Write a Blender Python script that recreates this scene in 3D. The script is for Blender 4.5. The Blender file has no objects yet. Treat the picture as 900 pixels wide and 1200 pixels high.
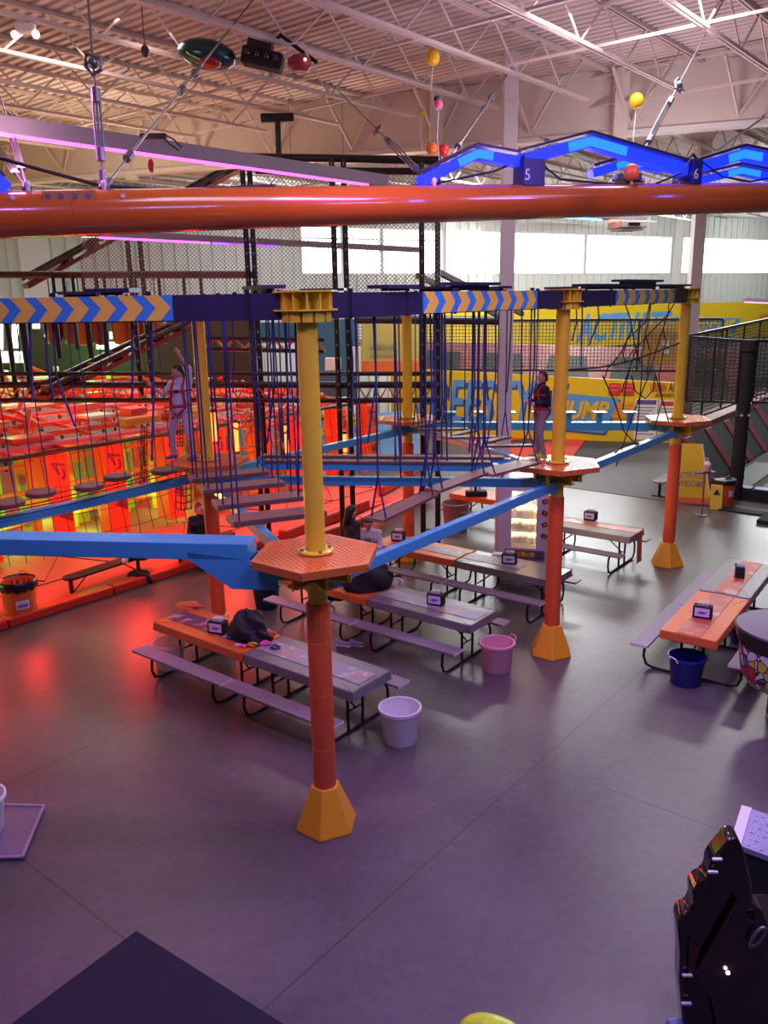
import bpy, math, random
from mathutils import Vector, Matrix
random.seed(7)
C = bpy.context.scene.collection
V3 = Vector
PI = math.pi

# ------------------------------------------------------------------ camera
FPX, YH, EYE, ROLL = 967.27, 348.98, 5.3, math.radians(-1.01)
PITCH = math.atan((600 - YH) / FPX)
R0 = V3((1, 0, 0)); D0 = V3((0, -math.sin(PITCH), -math.cos(PITCH))); FW = V3((0, math.cos(PITCH), -math.sin(PITCH)))
RC = R0 * math.cos(ROLL) - D0 * math.sin(ROLL)
DC = R0 * math.sin(ROLL) + D0 * math.cos(ROLL)
EYEP = V3((0, 0, EYE))
def ray(x, y): return FW + RC * ((x - 450) / FPX) + DC * ((y - 600) / FPX)
def at(x, y, z=0.0):
    d = ray(x, y); return EYEP + d * ((z - EYE) / d.z)
def atY(x, y, Y):
    d = ray(x, y); return EYEP + d * (Y / d.y)
def atP(x, y, p0, n):
    d = ray(x, y); return EYEP + d * ((p0 - EYEP).dot(n) / d.dot(n))
cam = bpy.data.cameras.new('camera'); camo = bpy.data.objects.new('camera', cam); C.objects.link(camo)
cam.sensor_fit = 'VERTICAL'; cam.sensor_height = 36; cam.sensor_width = 27; cam.lens = FPX / 1200 * 36
cam.clip_start = 0.05; cam.clip_end = 300
m = Matrix.Identity(4)
for i in range(3):
    m[i][0] = RC[i]; m[i][1] = -DC[i]; m[i][2] = -FW[i]; m[i][3] = EYEP[i]
camo.matrix_world = m
bpy.context.scene.camera = camo

# ------------------------------------------------------------------ materials
MATS = {}
def mat(name, col, rough=0.5, metal=0.0, emit=None, es=0.0, var=0.0, vscale=8.0, bump=0.0, bscale=60.0, alpha=1.0, coat=0.0, trans=0.0, spec=0.5):
    if name in MATS: return MATS[name]
    mt = bpy.data.materials.new(name); mt.use_nodes = True
    nt = mt.node_tree; b = nt.nodes['Principled BSDF']
    b.inputs['Base Color'].default_value = (*col, 1); b.inputs['Roughness'].default_value = rough
    b.inputs['Metallic'].default_value = metal; b.inputs['Alpha'].default_value = alpha
    b.inputs['Coat Weight'].default_value = coat; b.inputs['Transmission Weight'].default_value = trans
    b.inputs['Specular IOR Level'].default_value = spec
    if emit: b.inputs['Emission Color'].default_value = (*emit, 1); b.inputs['Emission Strength'].default_value = es
    tc = nt.nodes.new('ShaderNodeTexCoord')
    if var > 0:
        n = nt.nodes.new('ShaderNodeTexNoise'); n.inputs['Scale'].default_value = vscale; n.inputs['Detail'].default_value = 5
        nt.links.new(tc.outputs['Object'], n.inputs['Vector'])
        r = nt.nodes.new('ShaderNodeMix'); r.data_type = 'RGBA'
        r.inputs[6].default_value = (*[c * (1 - var) for c in col], 1); r.inputs[7].default_value = (*[min(1, c * (1 + var)) for c in col], 1)
        nt.links.new(n.outputs['Fac'], r.inputs[0]); nt.links.new(r.outputs[2], b.inputs['Base Color'])
    if bump > 0:
        n = nt.nodes.new('ShaderNodeTexNoise'); n.inputs['Scale'].default_value = bscale
        nt.links.new(tc.outputs['Object'], n.inputs['Vector'])
        bp = nt.nodes.new('ShaderNodeBump'); bp.inputs['Strength'].default_value = bump; bp.inputs['Distance'].default_value = 0.01
        nt.links.new(n.outputs['Fac'], bp.inputs['Height']); nt.links.new(bp.outputs['Normal'], b.inputs['Normal'])
    MATS[name] = mt
    return mt
def netmat(name, col, scale, thick=0.18, diag=True, haze=0.0):
    """a cord net: only the cords are opaque"""
    if name in MATS: return MATS[name]
    mt = bpy.data.materials.new(name); mt.use_nodes = True
    nt = mt.node_tree; b = nt.nodes['Principled BSDF']; b.inputs['Base Color'].default_value = (*col, 1); b.inputs['Roughness'].default_value = .8
    tc = nt.nodes.new('ShaderNodeTexCoord'); mp = nt.nodes.new('ShaderNodeMapping'); mp.inputs['Scale'].default_value = (scale, scale, scale)
    nt.links.new(tc.outputs['UV'], mp.inputs['Vector'])
    if diag: mp.inputs['Rotation'].default_value = (0, 0, PI / 4)
    sp = nt.nodes.new('ShaderNodeSeparateXYZ'); nt.links.new(mp.outputs['Vector'], sp.inputs[0])
    outs = []
    for k in (0, 1):
        f = nt.nodes.new('ShaderNodeMath'); f.operation = 'FRACT'; nt.links.new(sp.outputs[k], f.inputs[0])
        g = nt.nodes.new('ShaderNodeMath'); g.operation = 'LESS_THAN'; g.inputs[1].default_value = thick; nt.links.new(f.outputs[0], g.inputs[0]); outs.append(g)
    mx = nt.nodes.new('ShaderNodeMath'); mx.operation = 'MAXIMUM'; nt.links.new(outs[0].outputs[0], mx.inputs[0]); nt.links.new(outs[1].outputs[0], mx.inputs[1])
    a = nt.nodes.new('ShaderNodeMath'); a.operation = 'MAXIMUM'; a.inputs[1].default_value = haze; nt.links.new(mx.outputs[0], a.inputs[0])
    nt.links.new(a.outputs[0], b.inputs['Alpha'])
    MATS[name] = mt
    return mt

M_yel = mat('yellow_enamel', (.76, .57, .03), .32, var=.12, vscale=5, coat=.3)
M_foam = mat('orange_vinyl_pad', (.82, .125, .028), .48, var=.1, bump=.15, bscale=120)
M_cone = mat('yellow_orange_plastic', (.82, .38, .015), .42, var=.06)
M_plate = mat('red_orange_paint', (.60, .155, .03), .32, var=.1, bump=.1)
M_rail = mat('orange_red_gloss', (.44, .105, .012), .22, coat=.6, var=.08, vscale=3)
M_navy = mat('navy_steel', (.022, .02, .055), .38, var=.2)
M_blue = mat('light_blue_enamel', (.06, .36, .55), .3, var=.06, coat=.2)
M_signb = mat('sign_blue', (.05, .30, .55), .3)
M_signy = mat('sign_gold', (.80, .62, .07), .3)
M_wood = mat('brown_plank', (.16, .075, .05), .5, var=.25, vscale=14)
M_wside = mat('plank_edge', (.30, .19, .09), .6, var=.2)
M_rope = mat('blue_rope', (.02, .032, .115), .7)
M_brope = mat('black_rope', (.012, .012, .018), .7)
M_black = mat('black_steel', (.012, .012, .014), .4)
M_blackm = mat('black_matte', (.01, .01, .012), .8)
M_gloss = mat('black_gloss_plastic', (.006, .005, .006), .12, coat=.7)
M_white = mat('white_paint', (.72, .70, .70), .5, var=.05)
M_col = mat('column_paint', (.60, .54, .56), .5, var=.05)
M_deck = mat('ceiling_deck_paint', (.50, .43, .43), .65, var=.05)
M_joist = mat('joist_paint', (.58, .50, .47), .6)
M_header = mat('header_drywall', (.66, .60, .54), .8, var=.04, vscale=1)
M_rib = mat('ribbed_metal_wall', (.62, .64, .62), .55)
M_steel = mat('galvanised_steel', (.24, .24, .28), .45, .85)
M_cg = mat('gray_table_vinyl', (.20, .19, .19), .3, var=.06, bump=.08, bscale=18)
M_co = mat('orange_table_vinyl', (.72, .16, .035), .45, var=.06, bump=.08, bscale=18)
M_bench = mat('bench_gray_board', (.24, .20, .25), .5, var=.12, vscale=20)
M_tan = mat('tan_table_vinyl', (.34, .30, .25), .6, var=.06)
M_skin = mat('skin', (.62, .36, .27), .55)
M_yban = mat('yellow_banner', (.72, .50, .012), .5, var=.05, vscale=2, bump=.2, bscale=3)
M_lb = mat('banner_light_blue', (.10, .32, .66), .5)
M_bdark = mat('banner_shadow_blue', (.03, .09, .25), .5)
M_burg = mat('burgundy_vinyl', (.17, .03, .045), .5, var=.1)
M_tramp = mat('trampoline_bed', (.028, .033, .036), .6, var=.2, vscale=30)
M_red = mat('red_vinyl', (.62, .035, .02), .45)
M_lime = mat('lime_vinyl', (.42, .55, .05), .5)
M_gold = mat('gold_vinyl', (.62, .27, .03), .5)
M_grayv = mat('gray_vinyl', (.25, .22, .24), .5)
M_paper = mat('white_paper', (.75, .73, .76), .6)
M_ink = mat('dark_ink', (.03, .03, .06), .6)
M_redink = mat('red_ink', (.6, .04, .03), .6)

# ------------------------------------------------------------------ mesh builder
PINV = {}
class MB:
    def __init__(s): s.v = []; s.f = []; s.uv = None
    def add(s, vs, fs):
        o = len(s.v); s.v += [tuple(x) for x in vs]; s.f += [tuple(i + o for i in f) for f in fs]; return s
    def box(s, c, d, rz=0.0, M=None):
        c = V3(c); h = [x / 2 for x in d]
        R = M if M is not None else Matrix.Rotation(rz, 3, 'Z')
        vs = [c + R @ V3((sx * h[0], sy * h[1], sz * h[2])) for sx in (-1, 1) for sy in (-1, 1) for sz in (-1, 1)]
        return s.add(vs, [(0, 1, 3, 2), (4, 6, 7, 5), (0, 4, 5, 1), (2, 3, 7, 6), (0, 2, 6, 4), (1, 5, 7, 3)])
    def bar(s, p, q, w, h, up=(0, 0, 1)):
        p = V3(p); q = V3(q); d = (q - p); L = d.length; d.normalize()
        sd = d.cross(V3(up))
        if sd.length < 1e-5: sd = d.cross(V3((1, 0, 0)))
        sd.normalize(); u = sd.cross(d)
        M = Matrix((d, sd, u)).transposed()
        return s.box((p + q) / 2, (L, w, h), M=M)
    def tube(s, pts, r, n=8, closed=False, cap=True):
        pts = [V3(p) for p in pts]; k = len(pts)
        rr = r if isinstance(r, (list, tuple)) else [r] * k
        o = len(s.v); ref = None
        for i, p in enumerate(pts):
            a = pts[(i - 1) % k] if (closed or i > 0) else p
            b = pts[(i + 1) % k] if (closed or i < k - 1) else p
            t = (b - a)
            if t.length < 1e-9: t = V3((0, 0, 1))
            t.normalize()
            if ref is None: ref = t.orthogonal().normalized()
            x = ref - t * ref.dot(t)
            if x.length < 1e-6: x = t.orthogonal()
            x.normalize(); ref = x; y = t.cross(x)
            for j in range(n):
                a_ = 2 * PI * (j + .5) / n
                s.v.append(tuple(p + x * (math.cos(a_) * rr[i]) + y * (math.sin(a_) * rr[i])))
        for i in range(k if closed else k - 1):
            i2 = (i + 1) % k
            for j in range(n):
                j2 = (j + 1) % n
                s.f.append((o + i * n + j, o + i * n + j2, o + i2 * n + j2, o + i2 * n + j))
        if cap and not closed:
            s.f.append(tuple(o + j for j in reversed(range(n)))); s.f.append(tuple(o + (k - 1) * n + j for j in range(n)))
        return s
    def lathe(s, prof, c=(0, 0, 0), n=24, ph=0.0, cap0=True, cap1=True):
        o = len(s.v); c = V3(c); k = len(prof)
        for r, z in prof:
            for j in range(n):
                a = ph + 2 * PI * j / n; s.v.append((c.x + r * math.cos(a), c.y + r * math.sin(a), c.z + z))
        for i in range(k - 1):
            for j in range(n):
                j2 = (j + 1) % n; s.f.append((o + i * n + j, o + i * n + j2, o + (i + 1) * n + j2, o + (i + 1) * n + j))
        if cap0: s.f.append(tuple(o + j for j in reversed(range(n))))
        if cap1: s.f.append(tuple(o + (k - 1) * n + j for j in range(n)))
        return s
    def prism(s, poly, ext):
        ext = V3(ext); n = len(poly); o = len(s.v)
        P = [V3(p) for p in poly]; s.v += [tuple(p) for p in P] + [tuple(p + ext) for p in P]
        s.f.append(tuple(o + i for i in reversed(range(n)))); s.f.append(tuple(o + n + i for i in range(n)))
        for i in range(n):
            j = (i + 1) % n; s.f.append((o + i, o + j, o + n + j, o + n + i))
        return s
    def ball(s, c, r, nu=16, nv=10, M=None):
        c = V3(c); rr = r if isinstance(r, (tuple, list)) else (r, r, r)
        o = len(s.v)
        for i in range(nv + 1):
            t = PI * i / nv
            for j in range(nu):
                p = 2 * PI * j / nu
                q = V3((rr[0] * math.sin(t) * math.cos(p), rr[1] * math.sin(t) * math.sin(p), rr[2] * math.cos(t)))
                if M is not None: q = M @ q
                s.v.append(tuple(c + q))
        for i in range(nv):
            for j in range(nu):
                j2 = (j + 1) % nu; s.f.append((o + i * nu + j, o + (i + 1) * nu + j, o + (i + 1) * nu + j2, o + i * nu + j2))
        return s
    def quad(s, a, b, c, d):
        return s.add([a, b, c, d], [(0, 1, 2, 3)])
    def mesh(s, name, inv=None):
        me = bpy.data.meshes.new(name)
        vs = [tuple(inv @ V3(v)) for v in s.v] if inv is not None else s.v
        me.from_pydata(vs, [], s.f); me.validate()
        return me
    def build(s, name, m, parent=None, world=True, smooth=None, bevel=0.0, label=None):
        inv = PINV.get(parent.name) if (parent is not None and world) else None
        me = s.mesh(name, inv); me.materials.append(m)
        o = bpy.data.objects.new(name, me); C.objects.link(o)
        if parent is not None:
            o.parent = parent
            if inv is not None: PINV[o.name] = inv
        finish(o, smooth)
        if bevel: 
            b = o.modifiers.new('bevel', 'BEVEL'); b.width = bevel; b.segments = 2; b.limit_method = 'ANGLE'
        if label: o['label'] = label
        return o
def finish(o, smooth):
    me = o.data
    import bmesh
    bm = bmesh.new(); bm.from_mesh(me); bmesh.ops.recalc_face_normals(bm, faces=bm.faces); bm.to_mesh(me); bm.free()
    if smooth:
        me.shade_smooth(); me.set_sharp_from_angle(angle=math.radians(smooth if smooth > 1 else 40))
def thing(name, label, cat, loc=(0, 0, 0), rz=0.0, group=None):
    o = bpy.data.objects.new(name, None); C.objects.link(o); o.empty_display_size = .1
    o.location = loc; o.rotation_euler = (0, 0, rz)
    PINV[o.name] = (Matrix.Translation(V3(loc)) @ Matrix.Rotation(rz, 4, 'Z')).inverted()
    return tag(o, label, cat, group)
def tag(o, label, cat, group=None):
    o['label'] = label; o['category'] = cat
    if group: o['group'] = group
    return o
def struct(mb, name, m, smooth=None):
    o = mb.build(name, m, smooth=smooth); o['kind'] = 'structure'; return o
def dup(root, loc, rz, label=None, group=None):
    r = root.copy(); C.objects.link(r); r.location = loc; r.rotation_euler = (0, 0, rz)
    PINV[r.name] = (Matrix.Translation(V3(loc)) @ Matrix.Rotation(rz, 4, 'Z')).inverted()
    if label: r['label'] = label
    if group: r['group'] = group
    for ch in list(root.children):
        c = ch.copy(); C.objects.link(c); c.parent = r
        for g in list(ch.children):
            d = g.copy(); C.objects.link(d); d.parent = c
    return r
def retag_mat(o, m):
    o.data = o.data.copy(); o.data.materials.clear(); o.data.materials.append(m)
def text(body, name, m, origin, xdir, ydir, height, parent=None, ext=0.004, shear=0.0, align='LEFT', width=None, label=None, bold=0.0, tagit=None):
    cu = bpy.data.curves.new('txt', 'FONT'); cu.body = body; cu.extrude = ext; cu.shear = shear; cu.align_x = align; cu.size = 1; cu.offset = bold
    cu.resolution_u = 3
    t = bpy.data.objects.new('txt', cu); C.objects.link(t)
    bpy.context.view_layer.update()
    dg = bpy.context.evaluated_depsgraph_get()
    me = bpy.data.meshes.new_from_object(t.evaluated_get(dg)); bpy.data.objects.remove(t)
    x = V3(xdir).normalized(); y = V3(ydir).normalized(); z = x.cross(y).normalized(); y = z.cross(x)
    xs = [v.co.x for v in me.vertices]; ys = [v.co.y for v in me.vertices]
    x0, x1, y0, y1 = min(xs), max(xs), min(ys), max(ys)
    sy = height / (y1 - y0); sx = (width / (x1 - x0)) if width else sy
    ox = {'LEFT': x0, 'CENTER': (x0 + x1) / 2}[align]
    inv = PINV.get(parent.name) if parent is not None else None
    for v in me.vertices:
        p = V3(origin) + x * ((v.co.x - ox) * sx) + y * ((v.co.y - y0) * sy) + z * v.co.z
        v.co = inv @ p if inv is not None else p
    me.materials.clear(); me.materials.append(m)
    o = bpy.data.objects.new(name, me); C.objects.link(o)
    if parent is not None: o.parent = parent
    if label: o['label'] = label
    return o
def dirv(a): return V3((math.cos(a), math.sin(a), 0))
UA = math.radians(52.6)
U = dirv(UA); W_ = dirv(UA + PI / 2)          # building axes
SIDE = 5.229
F = V3((-.658, 7.531, 0)); MP = F + dirv(UA) * SIDE; RP = F + dirv(UA) * 2 * SIDE
LP = F + dirv(UA + PI / 3) * SIDE; BP = LP + dirv(UA) * SIDE; WP = LP - dirv(UA) * SIDE
HP = 2.97; HT = 5.28

# ------------------------------------------------------------------ floor
def floor_mat():
    mt = bpy.data.materials.new('sealed_concrete'); mt.use_nodes = True; nt = mt.node_tree; b = nt.nodes['Principled BSDF']
    N = nt.nodes.new; L = nt.links.new
    tc = N('ShaderNodeTexCoord'); 
    n1 = N('ShaderNodeTexNoise'); n1.inputs['Scale'].default_value = .45; n1.inputs['Detail'].default_value = 8; n1.inputs['Roughness'].default_value = .6
    n2 = N('ShaderNodeTexNoise'); n2.inputs['Scale'].default_value = 9; n2.inputs['Detail'].default_value = 6
    L(tc.outputs['Object'], n1.inputs['Vector']); L(tc.outputs['Object'], n2.inputs['Vector'])
    cr = N('ShaderNodeValToRGB'); cr.color_ramp.elements[0].color = (.068, .058, .061, 1); cr.color_ramp.elements[1].color = (.15, .13, .13, 1)
    cr.color_ramp.elements[0].position = .3; cr.color_ramp.elements[1].position = .75
    mix = N('ShaderNodeMath'); mix.operation = 'MULTIPLY_ADD'; mix.inputs[1].default_value = .3
    L(n2.outputs['Fac'], mix.inputs[0]); 
    s7 = N('ShaderNodeMath'); s7.operation = 'MULTIPLY'; s7.inputs[1].default_value = .7; L(n1.outputs['Fac'], s7.inputs[0]); L(s7.outputs[0], mix.inputs[2])
    L(mix.outputs[0], cr.inputs['Fac'])
    # saw-cut joints
    mp = N('ShaderNodeMapping'); mp.inputs['Rotation'].default_value = (0, 0, -math.radians(51)); L(tc.outputs['Object'], mp.inputs['Vector'])
    sp = N('ShaderNodeSeparateXYZ'); L(mp.outputs[0], sp.inputs[0])
    ca, sa = math.cos(math.radians(51)), math.sin(math.radians(51))
    def loc(p): return (p[0] * ca + p[1] * sa, -p[0] * sa + p[1] * ca)
    offx = loc((-3.58, 7.0))[0]; offy = loc((1.12, 7.82))[1]
    g = []
    for k, off in ((0, offx), (1, offy)):
        a = N('ShaderNodeMath'); a.operation = 'SUBTRACT'; a.inputs[1].default_value = off - .008; L(sp.outputs[k], a.inputs[0])
        d = N('ShaderNodeMath'); d.operation = 'DIVIDE'; d.inputs[1].default_value = 4.6; L(a.outputs[0], d.inputs[0])
        f = N('ShaderNodeMath'); f.operation = 'FRACT'; L(d.outputs[0], f.inputs[0])
        t = N('ShaderNodeMath'); t.operation = 'LESS_THAN'; t.inputs[1].default_value = .0038; L(f.outputs[0], t.inputs[0]); g.append(t)
    mx = N('ShaderNodeMath'); mx.operation = 'MAXIMUM'; L(g[0].outputs[0], mx.inputs[0]); L(g[1].outputs[0], mx.inputs[1])
    mc = N('ShaderNodeMix'); mc.data_type = 'RGBA'; mc.inputs[7].default_value = (.045, .038, .036, 1)
    h = N('ShaderNodeMath'); h.operation = 'MULTIPLY'; h.inputs[1].default_value = .75; L(mx.outputs[0], h.inputs[0])
    L(h.outputs[0], mc.inputs[0]); L(cr.outputs['Color'], mc.inputs[6]); L(mc.outputs[2], b.inputs['Base Color'])
    rr = N('ShaderNodeMapRange'); rr.inputs['To Min'].default_value = .24; rr.inputs['To Max'].default_value = .42; L(n1.outputs['Fac'], rr.inputs['Value']); L(rr.outputs[0], b.inputs['Roughness'])
    bp = N('ShaderNodeBump'); bp.inputs['Strength'].default_value = .08; bp.inputs['Distance'].default_value = .02; L(n2.outputs['Fac'], bp.inputs['Height']); L(bp.outputs[0], b.inputs['Normal'])
    return mt
mb = MB(); mb.box((4, 27, -.1), (48, 72, .2)); struct(mb, 'floor', floor_mat())

# ------------------------------------------------------------------ ceiling deck: trapezoid ribs
ZC = 9.4
JA = math.radians(50.5); JD = dirv(JA); JN = dirv(JA + PI / 2)
mb = MB(); c0 = V3((2, 22, ZC)); prof = []
x = -34.0
while x < 34:
    prof += [(x, 0), (x + .10, 0), (x + .115, .04), (x + .185, .04)]; x += .20
prof.append((x, 0))
vs = []
for t, z in prof:
    for s in (-38, 38): vs.append(c0 + JD * t + JN * s + V3((0, 0, z)))
mb.add(vs, [(2 * i, 2 * i + 1, 2 * i + 3, 2 * i + 2) for i in range(len(prof) - 1)])
struct(mb, 'ceiling', M_deck)

# open-web joists
def joist(off, t0, t1, name='ceiling_joist', depth=.68):
    mb = MB(); a = JN * off + V3((0, 0, ZC - .04)); b = JN * off + V3((0, 0, ZC - depth))
    for s in (-.03, .03):
        mb.bar(a + JD * t0 + JN * s, a + JD * t1 + JN * s, .03, .06)
        mb.bar(b + JD * (t0 + .9) + JN * s, b + JD * (t1 - .9) + JN * s, .03, .05)
    t = t0 + .9; up = False; n = 0
    P = [(t0 + .1, 0)]
    while t < t1 - .5:
        P.append((t, 1 if not up else 0)); up = not up; t += .75
    for (ta, ua), (tb, ub) in zip(P[:-1], P[1:]):
        mb.tube([(b if ua else a) + JD * ta, (b if ub else a) + JD * tb], .017, 5)
    o = mb.build(name, M_joist); o['kind'] = 'structure'
    return o
A_H = V3((7.05, 16.4, 0)); HD = dirv(math.radians(159.7))
for k in range(-6, 17):
    off = 7.5 + 1.55 * k
    # joist stops at the header line: solve t on the line JN*off + JD*t crossing the header
    n = V3((-HD.y, HD.x, 0)); base = JN * off
    th = (A_H - base).dot(n) / JD.dot(n)
    joist(off, th - 24, th - .25)
    joist(off + .1, th + .3, th + 30)
mb = MB()
for t in (10.2, 12.3, 16, 20):
    for dz in (.1, .62):
        mb.bar(JD * t + JN * -4 + V3((0, 0, ZC - dz)), JD * t + JN * 20 + V3((0, 0, ZC - dz)), .04, .04)
o = mb.build('joist_bridging', M_joist); o['kind'] = 'structure'
# header wall above the opening into the far hall
mb = MB(); mb.bar(A_H - HD * 20 + V3((0, 0, 8.86)), A_H + HD * 27 + V3((0, 0, 8.86)), .3, 1.08)
struct(mb, 'header_wall', M_header)
mb = MB(); mb.bar(A_H - HD * 20 + V3((0, 0, 8.28)) , A_H + HD * 27 + V3((0, 0, 8.28)), .36, .09); struct(mb, 'trim_1', M_white)
mb = MB()
for k in range(-4, 12):
    p = A_H + HD * (k * 1.9 + .6) + V3((.1, -.42, 0))
    mb.tube([p + V3((.5, -.3, ZC - .1)), p + V3((0, .15, 8.4))], .035, 6)
    mb.tube([p + V3((-.5, -.3, ZC - .1)), p + V3((0, .15, 8.4))], .035, 6)
o = mb.build('header_brace', M_joist); o['kind'] = 'structure'
for i, (x, y) in enumerate(((-5.9, 21.2), (1.2, 18.15), (4.6, 17.0))):
    mb = MB(); mb.box((x, y, 8.75), (.26, .2, 1.25)); o = mb.build('header_post', M_header); o['kind'] = 'structure'

# ------------------------------------------------------------------ far wall with windows
WD = V3((1, .58, 0)).normalized(); WN = V3((WD.y, -WD.x, 0)); W0 = V3((-3.6, 36, 0))
def onwall(px, py): return atP(px, py, W0, WN)
def wt(px, py): return (onwall(px, py) - W0).dot(WD)
def wallbar(mb, t0, t1, z0, z1, th=.25, off=0.0):
    c = W0 + WD * ((t0 + t1) / 2) + V3((0, 0, (z0 + z1) / 2)) - WN * (th / 2 - off)
    M = Matrix((WD, -WN, V3((0, 0, 1)))).transposed()
    mb.box(c, (t1 - t0, th, z1 - z0), M=M)
TL, TR = -13.0, 40.0; ZS, ZT = 6.33, 8.25
wins = [(wt(353, 300), wt(400, 300)), (wt(402.5, 300), wt(446, 300)), (wt(448.5, 300), wt(518, 300)), (wt(533, 300), wt(588, 300)), (wt(590, 300), wt(684, 300)), (wt(686.5, 300), wt(786, 300)), (wt(799, 300), wt(960, 300))]
mb = MB(); wallbar(mb, TL, TR, 0, ZS); wallbar(mb, TL, TR, ZT, ZC + .1)
edges = [TL] + [v for w in wins for v in w] + [TR]
for i in range(0, len(edges), 2): wallbar(mb, edges[i], edges[i + 1], ZS, ZT)
t = TL
while t < TR:                       # vertical ribs of the metal cladding
    wallbar(mb, t, t + .12, 0, ZS - .05, .06, .05); wallbar(mb, t, t + .12, ZT + .05, ZC, .06, .05)
    if not any(a - .15 < t < b + .05 for a, b in wins): wallbar(mb, t, t + .12, ZS, ZT, .06, .05)
    t += .5
struct(mb, 'wall_back', M_rib)
M_day = mat('daylight_pane', (.9, .95, 1), .1, emit=(.93, .98, 1.0), es=5.5)
for i, (a, b) in enumerate(wins):
    mb = MB(); wallbar(mb, a + .04, b - .04, ZS + .04, ZT - .04, .03, -.1); w = mb.build('window_%d' % (i + 1), M_day); w['kind'] = 'structure'
    mb = MB()
    for z in (ZS, ZT): wallbar(mb, a, b, z - .04, z + .04, .14, .03)
    for tt in (a, b): wallbar(mb, tt - .04, tt + .04, ZS, ZT, .14, .03)
    if i < 3: wallbar(mb, a, b, ZT - .5, ZT - .44, .1, .0)
    f = mb.build('window_frame', M_white, w)
mb = MB()
for px in (527, 595, 793): wallbar(mb, wt(px, 300) - .28, wt(px, 300) + .28, 0, ZC, .3, .1)
wallbar(mb, wt(40, 300) - .5, wt(40, 300) + .5, 0, ZC, .3, .1)
struct(mb, 'wall_pilaster', M_white)
WL = W0 + WD * TL
mb = MB(); mb.bar(WL + V3((0, 0, 4.7)), V3((-16.5, -6, 4.7)), .25, 9.4)
d = (V3((-16.5, -6, 0)) - WL); L = d.length; d.normalize(); k = 0
while k < L:
    mb.bar(WL + d * k + V3((.16, 0, 4.7)), WL + d * (k + .12) + V3((.16, 0, 4.7)), .06, 9.3); k += .5
struct(mb, 'wall_left', M_rib)

# white building columns
for i, (bx, by, lab) in enumerate(((atY(590, 520, 15.93).x, 15.93, 'white steel building column rising beside the lit prize machine'), (atY(818, 275, 25.2).x, 25.2, 'white steel building column right behind the far right yellow pole'))):
    mb = MB(); mb.box((bx, by, ZC / 2), (.25 + .08 * i, .25 + .08 * i, ZC)); o = mb.build('building_column', M_col, bevel=.015); o['kind'] = 'structure'

# ------------------------------------------------------------------ rope-course towers
def hexpts(c, r, z, ph): return [V3((c[0] + r * math.cos(ph + k * PI / 3), c[1] + r * math.sin(ph + k * PI / 3), z)) for k in range(6)]
HPH = UA + PI / 6
def make_tower(loc, label):
    t = thing('rope_course_tower', label, 'tower', loc, 0, 'towers of the rope course')
    mb = MB(); mb.lathe([(.096, 2.2), (.094, 5.34)], n=20); mb.lathe([(.17, 2.972), (.17, 2.99), (.1, 2.995)], n=24, cap0=False, cap1=False)
    mb.build('steel_post', M_yel, t, False, 40)
    mb = MB(); mb.lathe([(.112, .42), (.118, .44), (.116, 2.45), (.104, 2.46)], n=14)
    for z in (.9, 1.5, 2.05): mb.lathe([(.116, z), (.1195, z + .006), (.116, z + .012)], n=14, cap0=False, cap1=False)
    mb.build('post_pad', M_foam, t, False, 25)
    mb = MB(); mb.lathe([(.335, 0), (.33, .03), (.15, .47), (.115, .47), (.115, .40)], n=6, ph=HPH)
    mb.build('base_cone', M_cone, t, False, bevel=.012)
    mb = MB(); mb.prism(hexpts((0, 0), .635, 2.885, HPH), (0, 0, .075))          # with the raised tread marks of the checker plate
    for i in range(-11, 12):
        for j in range(-11, 12):
            p = V3((i * .055 + (j % 2) * .0275, j * .05, 2.962))
            if max(abs(p.xy.dot(dirv(UA + k * PI / 3).xy)) for k in range(3)) < .50 and p.xy.length > .18:
                mb.box(p, (.026, .009, .006), rz=PI / 4 if (i + j) % 2 else -PI / 4)
    pl = mb.build('platform', M_plate, t, False)
    for k in range(6):
        a = dirv(HPH + k * PI / 3) * .60; MB().tube([a + V3((0, 0, 2.92)), a * 1.065 + V3((0, 0, 2.92))], .012, 8).build('bolt', M_steel, pl, False, 40)
    for k in range(4):
        a = dirv(k * PI / 2 + .4) * .14; MB().tube([a + V3((0, 0, 2.99)), a + V3((0, 0, 3.01))], .018, 6).build('bolt', M_steel, pl, False, 40)
    mb = MB()                                                   # bracket plates that carry the walking beams
    for k in range(6):
        d = dirv(UA + k * PI / 3); mb.bar(d * .09 + V3((0, 0, 2.86)), d * .40 + V3((0, 0, 2.86)), .13, .02)
        mb.bar(d * .09 + V3((0, 0, 2.70)), d * .34 + V3((0, 0, 2.70)), .13, .02); mb.bar(d * .32 + V3((0, 0, 2.69)), d * .32 + V3((0, 0, 2.88)), .16, .02)
        mb.bar(d * .08 + V3((0, 0, 2.78)), d * .30 + V3((0, 0, 2.78)), .02, .17)
    mb.build('beam_bracket', M_yel, t, False)
    mb = MB()                                                   # head: two hex plates with sockets
    for z in (5.20, 5.36): mb.prism(hexpts((0, 0), .30, z, HPH), (0, 0, .014))
    for k in range(12):
        d = dirv(UA + PI / 12 + k * PI / 6); mb.bar(d * .09 + V3((0, 0, 5.285)), d * .235 + V3((0, 0, 5.285)), .02, .15)
        mb.bar(d * .09 + V3((0, 0, 5.15)), d * .22 + V3((0, 0, 5.15)), .09, .09)
    mb.build('head_socket', M_yel, t, False)
    return t
tw = make_tower(F, 'nearest yellow and orange rope course tower with its red hexagonal platform')
dup(tw, MP, 0, 'rope course tower the boy in the red harness stands on')
dup(tw, RP, 0, 'far right rope course tower in front of the yellow sign board')
dup(tw, LP, 0, 'rope course tower on the left where the girl in leggings stands')
dup(tw, BP, 0, 'rearmost rope course tower with a pale platform behind the blue boards')

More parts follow.
